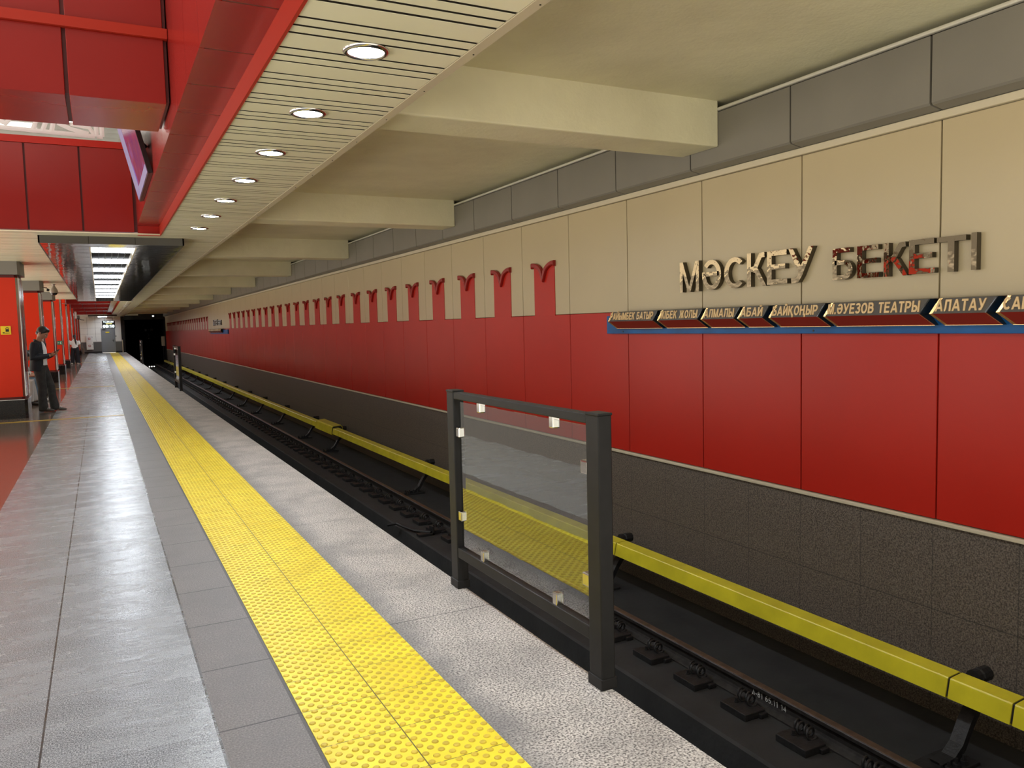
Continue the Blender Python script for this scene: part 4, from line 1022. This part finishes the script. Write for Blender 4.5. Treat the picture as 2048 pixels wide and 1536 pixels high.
# ---------------------------------------------------------------- people
def V(*a): return Vector(a)
def limb(mb, pts, rad, m, side=(0, 1, 0), n=14, round0=True, round1=True):
    """tapered limb with elliptical sections: rad = list of (half width along side, half depth)"""
    pts = [Vector(p) for p in pts]; side = Vector(side)
    P_, R_ = [], []
    rad = [(r, r) if isinstance(r, (int, float)) else r for r in rad]
    def capring(p, d, r, sgn):
        out = []
        for a in (78, 55, 28): out.append((p+d*sgn*math.sin(math.radians(a))*min(r), (r[0]*math.cos(math.radians(a)), r[1]*math.cos(math.radians(a)))))
        return out
    seq = list(zip(pts, rad))
    if round0: seq = capring(pts[0], (pts[0]-pts[1]).normalized(), rad[0], 1)+seq
    if round1: seq = seq+capring(pts[-1], (pts[-1]-pts[-2]).normalized(), rad[-1], 1)[::-1]
    v = []; f = []; N = len(seq)
    for i, (p, r) in enumerate(seq):
        d = (seq[min(i+1, N-1)][0]-seq[max(i-1, 0)][0]).normalized()
        s = (side-d*side.dot(d)); s = s.normalized() if s.length > 1e-4 else d.orthogonal().normalized()
        u = d.cross(s)
        v += [p+s*math.cos(2*PI*k/n)*r[0]+u*math.sin(2*PI*k/n)*r[1] for k in range(n)]
    for i in range(N-1):
        for k in range(n): f.append((i*n+k, i*n+(k+1) % n, (i+1)*n+(k+1) % n, (i+1)*n+k))
    f += [tuple(range(n))[::-1], tuple(range((N-1)*n, N*n))]
    mb.add(v, f, m)
def fuse(mb, name, parent, voxel, smooth_it=4, m=None):
    """merge the overlapping closed shapes into one continuous smooth surface"""
    o = mb.build('tmp_'+name, None)
    mod = o.modifiers.new('r', 'REMESH'); mod.mode = 'VOXEL'; mod.voxel_size = voxel; mod.use_smooth_shade = True
    sm = o.modifiers.new('s', 'SMOOTH'); sm.factor = 0.5; sm.iterations = smooth_it
    dg = bpy.context.evaluated_depsgraph_get(); dg.update()
    me = bpy.data.meshes.new_from_object(o.evaluated_get(dg)); me.name = name
    me.materials.clear(); me.materials.append(M[m])
    me.polygons.foreach_set('use_smooth', [True]*len(me.polygons))
    bpy.data.objects.remove(o, do_unlink=True)
    r = bpy.data.objects.new(name, me); C.objects.link(r); r.parent = parent
    return r
def head_shape(mb, c, rot, m, k=1.0):
    bm = bmesh.new(); bmesh.ops.create_uvsphere(bm, u_segments=40, v_segments=28, radius=1)
    G = lambda a, b, s: math.exp(-((a-b)/s)**2)
    for q in bm.verts:
        x, y, z = q.co
        X, Y, Z = 0.098*x, 0.077*y, 0.118*z
        if Z < 0: Y *= 1-0.32*min(1, -Z/0.118)**1.3; X *= 1-0.10*(-Z/0.118) if X > 0 else 1-0.45*(-Z/0.118)
        if x > 0.2:
            X += 0.024*G(Y, 0, 0.013)*G(Z, -0.022, 0.020)+0.010*G(Y, 0, 0.010)*G(Z, 0.008, 0.022)
            X -= 0.010*(G(Y, 0.031, 0.014)+G(Y, -0.031, 0.014))*G(Z, 0.010, 0.012)
            X += 0.006*G(Z, 0.030, 0.012)*G(Y, 0, 0.05)
            X += 0.007*G(Y, 0, 0.022)*G(Z, -0.062, 0.012)-0.004*G(Y, 0, 0.02)*G(Z, -0.063, 0.0035)
            X += 0.010*G(Y, 0, 0.024)*G(Z, -0.103, 0.018)
        q.co = rot @ (Vector((X, Y, Z))*k)+Vector(c)
    mb.bm(bm, m)
    for s in (1, -1): mb.ell(Vector(c)+rot @ (Vector((-0.008, s*0.078, -0.008))*k), (0.018*k, 0.009*k, 0.030*k), m, rot.to_euler(), 10)
def hand(mb, wr, d, n, sgn, m, curl=0.5, k=1.0):
    """palm, four fingers of unequal length with bends, and a thumb leaving the side of the palm"""
    wr, d, n = Vector(wr), Vector(d).normalized(), Vector(n); n = (n-d*n.dot(d)).normalized(); s = d.cross(n)*sgn
    limb(mb, [wr-d*0.01, wr+d*0.03*k, wr+d*0.085*k], [(0.026*k, 0.018*k), (0.038*k, 0.016*k), (0.040*k, 0.013*k)], m, s, 12)
    for i, ln in enumerate((0.92, 1.0, 0.95, 0.78)):
        p = wr+d*0.082*k+s*(1.5-i)*0.020*k; dd = d.copy(); pts = [p-d*0.015*k, p]; 
        for j, sl in enumerate((0.042, 0.027, 0.021)):
            a = curl*(0.55+0.25*j); dd = (dd*math.cos(a)+n*math.sin(a)).normalized() if j or curl else dd
            p = p+dd*sl*ln*k; pts.append(p.copy())
        limb(mb, pts, [0.0095*k, 0.0095*k, 0.0088*k, 0.0082*k, 0.0070*k], m, s, 8)
    p = wr+d*0.028*k+s*0.030*k; t1 = (d*0.55+s*0.75+n*0.25).normalized(); t2 = (d*0.85+s*0.2+n*0.4).normalized()
    limb(mb, [p-t1*0.012*k, p+t1*0.036*k, p+t1*0.036*k+t2*0.030*k, p+t1*0.036*k+t2*0.055*k], [0.013*k, 0.0115*k, 0.0100*k, 0.0078*k], m, n, 8)
def person_root(label, loc, rz):
    t = thing('person', label, 'person', loc); t.rotation_euler = (0, 0, rz); return t
def bld(mb, name, parent, smooth=True):
    o = mb.build(name, None, smooth); o.parent = parent; return o
def shoe(mb, ankle, fx, m, sole='shoe', k=1.0):
    """low shoe with rounded toe pointing along +x (turned by fx)"""
    a = Vector(ankle); c, s = math.cos(fx), math.sin(fx); D = Vector((c, s, 0)); Sd = Vector((-s, c, 0))
    pts = [a+D*x+Vector((0, 0, z-a.z)) for x, z in ((-0.065, 0.045), (-0.02, 0.052), (0.05, 0.050), (0.11, 0.040), (0.165, 0.032), (0.19, 0.028))]
    limb(mb, pts, [(0.034, 0.036), (0.038, 0.045), (0.042, 0.046), (0.046, 0.036), (0.042, 0.026), (0.028, 0.020)], m, Sd, 14)

def man():
    t = person_root('young man in a navy jacket and grey jeans standing and looking at his phone', (-1.15, 19.3, 0), math.radians(-16))
    hc_ = V(0.085, 0, 1.642); hrot = Euler((0, math.radians(40), 0)).to_matrix()
    hip = {1: V(0.01, 0.085, 0.93), -1: V(0.01, -0.085, 0.93)}
    kn = {1: V(0.15, 0.095, 0.51), -1: V(0.05, -0.085, 0.51)}
    an = {1: V(0.215, 0.10, 0.085), -1: V(0.055, -0.09, 0.085)}
    sh = {1: V(0.0, 0.185, 1.42), -1: V(0.0, -0.185, 1.42)}
    el = {1: V(-0.01, 0.245, 1.14), -1: V(-0.03, -0.245, 1.14)}
    wr = {1: V(0.235, 0.085, 1.185), -1: V(0.235, -0.085, 1.175)}
    hd = {1: V(0.88, -0.32, 0.28), -1: V(0.88, 0.34, 0.26)}
    # body, one continuous surface
    b = MB()
    limb(b, [(0.0, 0, 0.92), (-0.01, 0, 1.08), (0.0, 0, 1.26), (-0.005, 0, 1.40), (0.005, 0, 1.47)], [(0.155, 0.105), (0.135, 0.095), (0.155, 0.105), (0.130, 0.080), (0.055, 0.052)], 'skin', n=18)
    limb(b, [(0.0, 0, 1.44), (0.025, 0, 1.53), (0.05, 0, 1.60)], [0.058, 0.054, 0.055], 'skin')
    head_shape(b, hc_, hrot, 'skin', 1.10)
    for s in (1, -1):
        limb(b, [V(0, s*0.08, 1.42), sh[s], sh[s].lerp(el[s], 0.5), el[s]], [0.040, 0.044, 0.043, 0.039], 'skin')
        limb(b, [el[s], el[s].lerp(wr[s], 0.35), wr[s]], [0.041, 0.040, 0.027], 'skin')
        limb(b, [hip[s], hip[s].lerp(kn[s], 0.5), kn[s]], [0.085, 0.074, 0.056], 'skin')
        limb(b, [kn[s], kn[s].lerp(an[s], 0.35), an[s]], [0.054, 0.056, 0.038], 'skin')
        limb(b, [an[s], an[s]+V(0.05, 0, -0.045), an[s]+V(0.14, 0, -0.055)], [0.036, 0.036, 0.022], 'skin')
        hand(b, wr[s], hd[s], V(-0.30, -0.45*s, 0.9), -s, 'skin', 0.55)
    fuse(b, 'body', t, 0.0065, 2, 'skin')
    for s in (1, -1):
        e = MB(); p = hc_+hrot @ (V(0.083, s*0.031, 0.008)*1.1); e.ell(p, (0.010, 0.013, 0.006), 'white', n=10); e.ell(p+hrot @ V(0.008, 0, -0.002), (0.004, 0.006, 0.005), 'black', n=8); bld(e, 'eye', t)
        e = MB(); e.sweep([hc_+hrot @ (V(0.094, s*0.014, 0.028)*1.1), hc_+hrot @ (V(0.092, s*0.032, 0.034)*1.1), hc_+hrot @ (V(0.080, s*0.048, 0.028)*1.1)], 0.004, 'hair', 6); bld(e, 'eyebrow', t)
    h = MB()
    h.ell(hc_+hrot @ V(-0.022, 0, 0.044), (0.110, 0.095, 0.108), 'hair', hrot.to_euler(), 20)
    h.ell(hc_+hrot @ V(0.012, 0.008, 0.102), (0.080, 0.074, 0.044), 'hair', hrot.to_euler(), 16)
    h.ell(hc_+hrot @ V(-0.060, 0, -0.022), (0.054, 0.072, 0.066), 'hair', hrot.to_euler(), 14)
    for k in range(16):
        a = 2*PI*k/16; h.ell(hc_+hrot @ V(0.008+0.052*math.cos(a), 0.048*math.sin(a), 0.114+0.010*math.sin(3*a)), (0.024, 0.018, 0.020), 'hair', hrot.to_euler(), 8)
    for s in (1, -1): h.ell(hc_+hrot @ V(0.004, s*0.083, 0.024), (0.022, 0.009, 0.040), 'hair', hrot.to_euler(), 10)
    fuse(h, 'hair', t, 0.007, 2, 'hair')
    # white shirt: front strip shows between the open jacket fronts, hem below
    s_ = MB()
    limb(s_, [(0.02, 0, 0.965), (0.015, 0, 1.02), (0.02, 0, 1.14), (0.018, 0, 1.30), (0.010, 0, 1.42), (0.015, 0, 1.475)], [(0.155, 0.122), (0.150, 0.122), (0.150, 0.122), (0.155, 0.124), (0.115, 0.10), (0.070, 0.068)], 'tshirt', n=20, round0=False, round1=False)
    fuse(s_, 'shirt', t, 0.010, 3, 'tshirt')
    # jacket: open shell round back and sides, plus sleeves and collar
    j = MB(); rows = []
    for z, xo, rw, rd, op in ((0.86, -0.025, 0.212, 0.165, 38), (0.93, -0.025, 0.212, 0.162, 34), (1.04, -0.018, 0.205, 0.150, 31), (1.16, -0.012, 0.208, 0.148, 29), (1.28, -0.012, 0.214, 0.148, 27), (1.37, -0.015, 0.215, 0.142, 26), (1.43, -0.015, 0.19, 0.13, 26), (1.475, -0.008, 0.125, 0.105, 28)):
        rows.append([V(xo+rd*math.cos(math.radians(a)), rw*math.sin(math.radians(a)), z) for a in [op+(360-2*op)*i/28 for i in range(29)]])
    v = []; f = []; n = 29; Rr = len(rows)
    for r_ in rows: v += r_
    for r_ in rows: v += [V(p.x*0.9-0.001, p.y*0.92, p.z) for p in r_]
    K = Rr*n
    for i in range(Rr-1):
        for k in range(n-1):
            f.append((i*n+k, i*n+k+1, (i+1)*n+k+1, (i+1)*n+k)); f.append((K+i*n+k, K+(i+1)*n+k, K+(i+1)*n+k+1, K+i*n+k+1))
        for k in (0, n-1): f.append((i*n+k, (i+1)*n+k, K+(i+1)*n+k, K+i*n+k))
    for k in range(n-1): f.append((k, k+1, K+k+1, K+k)); q = (Rr-1)*n; f.append((q+k, q+k+1, K+q+k+1, K+q+k))
    j.add(v, f, 'navy')
    for s in (1, -1):
        limb(j, [V(-0.01, s*0.12, 1.405), sh[s]+V(0, 0, -0.01), sh[s].lerp(el[s], 0.5)+V(-0.005, s*0.005, 0), el[s]+V(-0.01, s*0.005, -0.005), el[s].lerp(wr[s], 0.4)+V(0, 0, -0.004), wr[s]-(wr[s]-el[s]).normalized()*0.02],
             [0.084, 0.088, 0.079, 0.070, 0.062, 0.046], 'navy', n=16, round1=False)
    limb(j, [V(0.065, -0.085, 1.445), V(-0.02, -0.095, 1.49), V(-0.07, 0, 1.505), V(-0.02, 0.095, 1.49), V(0.065, 0.085, 1.445)], [(0.022, 0.03)]*5, 'navy', (0, 0, 1), 10)
    fuse(j, 'jacket', t, 0.009, 2, 'navy')
    tr = MB()
    limb(tr, [(0.0, 0, 0.88), (0.0, 0, 1.0)], [(0.165, 0.120), (0.155, 0.112)], 'greyjeans', n=18)
    for s in (1, -1):
        limb(tr, [hip[s]+V(0, 0, 0.0), hip[s].lerp(kn[s], 0.45), kn[s], kn[s].lerp(an[s], 0.45)+V(-0.015, 0, 0), an[s]+V(-0.005, 0, -0.045)], [(0.098, 0.115), (0.090, 0.100), (0.078, 0.084), (0.077, 0.080), (0.083, 0.092)], 'greyjeans', n=18, round1=False)
    fuse(tr, 'trousers', t, 0.009, 3, 'greyjeans')
    for s, fx in ((1, 0.10), (-1, -0.08)):
        mb = MB(); shoe(mb, an[s], fx, 'shoe'); so = bld(mb, 'shoe', t)
        mb = MB(); c, sn = math.cos(fx), math.sin(fx)
        for q in (0.055, 0.085, 0.115): mb.ell(an[s]+V(c*q, sn*q, 0.082-0.10*(q-0.055)-an[s].z), (0.008, 0.030, 0.009), 'shoewhite', n=8)
        o = bld(mb, 'laces', t); o['label'] = 'white laces'
    # phone in both hands: its own thing, held
    ph = thing('phone', 'dark phone held in both hands by the young man', 'phone', (0, 0, 0))
    mbp = MB(); loc = t.location; R2 = Matrix.Rotation(math.radians(-16), 3, 'Z')
    c = V(0.335, 0, 1.255); ax = V(0.80, 0, 0.60).normalized(); up = V(-0.60, 0, 0.80)
    pv = [R2 @ (c+ax*a+V(0, b_, 0)+up*d)+loc for a in (-0.076, 0.076) for b_ in (-0.037, 0.037) for d in (-0.004, 0.004)]
    mbp.add(pv, [(0, 1, 3, 2), (4, 6, 7, 5), (0, 4, 5, 1), (2, 3, 7, 6), (0, 2, 6, 4), (1, 5, 7, 3)], 'black')
    ph.location = R2 @ c+loc; mbp.build('phone_case', ph)
    mbs = MB(); sv = [R2 @ (c+ax*a+V(0, b_, 0)+up*0.0045)+loc for a, b_ in ((-0.07, -0.033), (0.07, -0.033), (0.07, 0.033), (-0.07, 0.033))]
    mbs.add(sv, [(0, 1, 2, 3)], 'dark_lens'); mbs.build('phone_screen', ph)
man()

def woman():
    t = person_root('woman seen from behind in a white T-shirt and wide black trousers', (-1.24, 49.2, 0), math.radians(80))
    hc_ = V(0.03, -0.02, 1.47); hrot = Euler((0, math.radians(22), 0)).to_matrix()
    sh = {1: V(0, 0.175, 1.25), -1: V(0, -0.175, 1.25)}; el = {1: V(-0.02, 0.27, 1.02), -1: V(0.03, -0.25, 1.0)}; wr = {1: V(0.14, 0.22, 0.86), -1: V(0.17, -0.24, 0.88)}
    hip = {1: V(0, 0.085, 0.86), -1: V(0, -0.085, 0.86)}; kn = {1: V(0.02, 0.14, 0.47), -1: V(0.02, -0.11, 0.47)}; an = {1: V(-0.02, 0.17, 0.08), -1: V(-0.01, -0.13, 0.08)}
    b = MB()
    limb(b, [(0, 0, 0.86), (0, 0, 0.98), (0, 0, 1.15), (0, 0, 1.23)], [(0.15, 0.10), (0.115, 0.085), (0.13, 0.09), (0.09, 0.05)], 'skin', n=16)
    limb(b, [(0, 0, 1.26), (0.012, -0.01, 1.36), (0.02, -0.015, 1.42)], [0.05, 0.046, 0.048], 'skin')
    head_shape(b, hc_, hrot, 'skin', 0.95)
    for s in (1, -1):
        limb(b, [V(0, s*0.08, 1.245), sh[s], el[s]], [0.04, 0.042, 0.036], 'skin'); limb(b, [el[s], wr[s]], [0.036, 0.025], 'skin')
        limb(b, [hip[s], kn[s]], [0.085, 0.055], 'skin'); limb(b, [kn[s], an[s]], [0.052, 0.036], 'skin'); limb(b, [an[s], an[s]+V(0.12, 0, -0.05)], [0.034, 0.022], 'skin')
        hand(b, wr[s], wr[s]-el[s], V(0, -s, 0), s, 'skin', 0.4, 0.9)
    fuse(b, 'body', t, 0.0085, 2, 'skin')
    h = MB(); h.ell(hc_+hrot @ V(-0.02, 0, 0.025), (0.100, 0.088, 0.105), 'hair', hrot.to_euler(), 16)
    limb(h, [hc_+V(-0.09, -0.02, 0.0), hc_+V(-0.13, -0.04, -0.12), hc_+V(-0.125, -0.06, -0.30), hc_+V(-0.12, -0.07, -0.42)], [0.05, 0.052, 0.045, 0.02], 'hair')
    fuse(h, 'hair', t, 0.012, 2, 'hair')
    s_ = MB(); limb(s_, [(0, 0, 0.865), (0, 0, 0.98), (0, 0, 1.15), (0, 0, 1.24), (0, 0, 1.31)], [(0.165, 0.12), (0.155, 0.112), (0.168, 0.12), (0.165, 0.105), (0.075, 0.06)], 'tshirt', n=18, round0=False)
    for s in (1, -1): limb(s_, [V(0, s*0.12, 1.24), sh[s], sh[s].lerp(el[s], 0.75)], [0.076, 0.078, 0.076], 'tshirt', round1=False)
    fuse(s_, 'shirt', t, 0.011, 2, 'tshirt')
    tr = MB(); limb(tr, [(0, 0, 0.82), (0, 0, 0.93)], [(0.168, 0.125), (0.145, 0.105)], 'blackcloth', n=18)
    for s in (1, -1): limb(tr, [hip[s], hip[s].lerp(kn[s], 0.5), kn[s], an[s]+V(0, 0, -0.03)], [0.105, 0.108, 0.105, 0.118], 'blackcloth', round1=False)
    fuse(tr, 'trousers', t, 0.011, 2, 'blackcloth')
    for s in (1, -1):
        mb = MB(); shoe(mb, an[s]+V(-0.03, 0, 0), 0.1*s, 'shoewhite'); bld(mb, 'shoe', t)
    bg = thing('handbag', 'dark brown shoulder bag at the right side of the woman in white', 'bag', (-0.90, 49.15, 0.52))
    mb = MB(); mb.cbox(-0.90, -0.80, 49.0, 49.3, 0.52, 0.86, 'brownbag', 0.03); mb.build('bag_body', bg)
    MB().sweep([(-0.85, 49.02, 0.84), (-0.88, 49.08, 1.03), (-0.95, 49.12, 1.13), (-0.88, 49.2, 1.03), (-0.85, 49.28, 0.84)], 0.014, 'brownbag', 6).build('strap', bg)
woman()

def sitter(label, loc, rz, shirt, trous, shoes, bow):
    t = person_root(label, loc, rz)
    # local: faces +x, hips over the bench at x=0
    ch = V(0.10*bow, 0, 0.78); nk = V(0.24*bow, 0, 1.0); hc_ = nk+V(0.06+0.06*bow, 0, 0.12); hrot = Euler((0, math.radians(20+25*bow), 0)).to_matrix()
    hip = {s: V(0, s*0.09, 0.53) for s in (1, -1)}; kn = {1: V(0.44, 0.13, 0.54), -1: V(0.44, -0.12, 0.54)}; an = {1: V(0.50, 0.12, 0.085), -1: V(0.42, -0.13, 0.085)}
    sh = {s: nk+V(-0.04, s*0.175, -0.06) for s in (1, -1)}; el = {s: sh[s]+V(0.10, s*0.05, -0.27) for s in (1, -1)}; wr = {s: V(el[s].x+0.22, s*0.08, 0.68) for s in (1, -1)}
    b = MB()
    limb(b, [(0, 0, 0.53), ch.lerp(V(0, 0, 0.53), 0.5), ch, nk+V(-0.03, 0, -0.05)], [(0.15, 0.11), (0.13, 0.10), (0.15, 0.10), (0.12, 0.08)], 'skin', n=16)
    limb(b, [nk+V(-0.03, 0, -0.05), nk.lerp(hc_, 0.5), hc_+V(-0.02, 0, -0.03)], [0.055, 0.05, 0.05], 'skin'); head_shape(b, hc_, hrot, 'skin')
    for s in (1, -1):
        limb(b, [sh[s]+V(0, -s*0.09, 0), sh[s], el[s]], [0.05, 0.05, 0.04], 'skin'); limb(b, [el[s], wr[s]], [0.04, 0.027], 'skin')
        limb(b, [hip[s], kn[s]], [0.085, 0.057], 'skin'); limb(b, [kn[s], an[s]], [0.055, 0.038], 'skin'); limb(b, [an[s], an[s]+V(0.12, 0, -0.05)], [0.034, 0.022], 'skin')
        hand(b, wr[s], wr[s]-el[s], V(0, -s*0.5, -0.8), s, 'skin', 0.5, 0.95)
    fuse(b, 'body', t, 0.009, 2, 'skin')
    h = MB(); h.ell(hc_+hrot @ V(-0.022, 0, 0.036), (0.102, 0.087, 0.100), 'hair', hrot.to_euler(), 16); h.ell(hc_+hrot @ V(0.03, 0, 0.095), (0.075, 0.066, 0.036), 'hair', hrot.to_euler(), 12); fuse(h, 'hair', t, 0.011, 2, 'hair')
    s_ = MB(); limb(s_, [(0, 0, 0.48), ch.lerp(V(0, 0, 0.53), 0.5), ch, nk+V(-0.035, 0, -0.06), nk+V(-0.02, 0, 0.0)], [(0.175, 0.135), (0.16, 0.125), (0.175, 0.125), (0.165, 0.10), (0.075, 0.07)], shirt, n=18)
    for s in (1, -1): limb(s_, [sh[s]+V(0, -s*0.06, 0), sh[s], el[s], el[s].lerp(wr[s], 0.3)], [0.065, 0.068, 0.06, 0.055], shirt, round1=False)
    fuse(s_, 'shirt', t, 0.011, 2, shirt)
    tr = MB(); limb(tr, [(-0.02, 0, 0.53), (0.05, 0, 0.53)], [(0.17, 0.11), (0.165, 0.11)], trous, n=16)
    for s in (1, -1): limb(tr, [hip[s], hip[s].lerp(kn[s], 0.6), kn[s]+V(0.01, 0, 0.0), kn[s].lerp(an[s], 0.5), an[s]+V(0, 0, 0.0)], [0.10, 0.09, 0.078, 0.075, 0.072], trous, round1=False)
    fuse(tr, 'trousers', t, 0.011, 2, trous)
    for s in (1, -1):
        mb = MB(); shoe(mb, an[s], 0.08*s, shoes); bld(mb, 'shoe', t)
    return t
sitter('seated person in pale trousers and grey shirt half hidden by the nearest pillar', (-1.92, 21.35, 0), 0.0, 'greycloth', 'palecloth', 'black', 1.0)
sitter('seated person in blue jeans mostly hidden behind the standing man', (-1.86, 22.25, 0), -0.05, 'tshirt', 'bluejeans', 'shoewhite', 0.9)
hb = thing('lap_bag', 'black bag on the lap of the seated person in pale trousers', 'bag', (-1.62, 21.35, 0.62))
mb = MB(); mb.ell((-1.60, 21.30, 0.70), (0.13, 0.13, 0.085), 'blackcloth', None, 16); mb.build('bag_body', hb, True)
MB().sweep([(-1.68, 21.22, 0.74), (-1.62, 21.2, 0.84), (-1.54, 21.22, 0.74)], 0.012, 'black', 6).build('handle', hb)
yb_ = thing('yellow_bag', 'small yellow bag on the floor beside the seated people', 'bag', (-1.34, 22.6, 0))
mb = MB(); mb.cbox(-1.42, -1.26, 22.55, 22.7, 0.0, 0.24, 'olive', 0.03); mb.build('bag_body', yb_)
MB().sweep([(-1.39, 22.62, 0.23), (-1.34, 22.62, 0.32), (-1.29, 22.62, 0.23)], 0.010, 'olive', 6).build('handle', yb_)
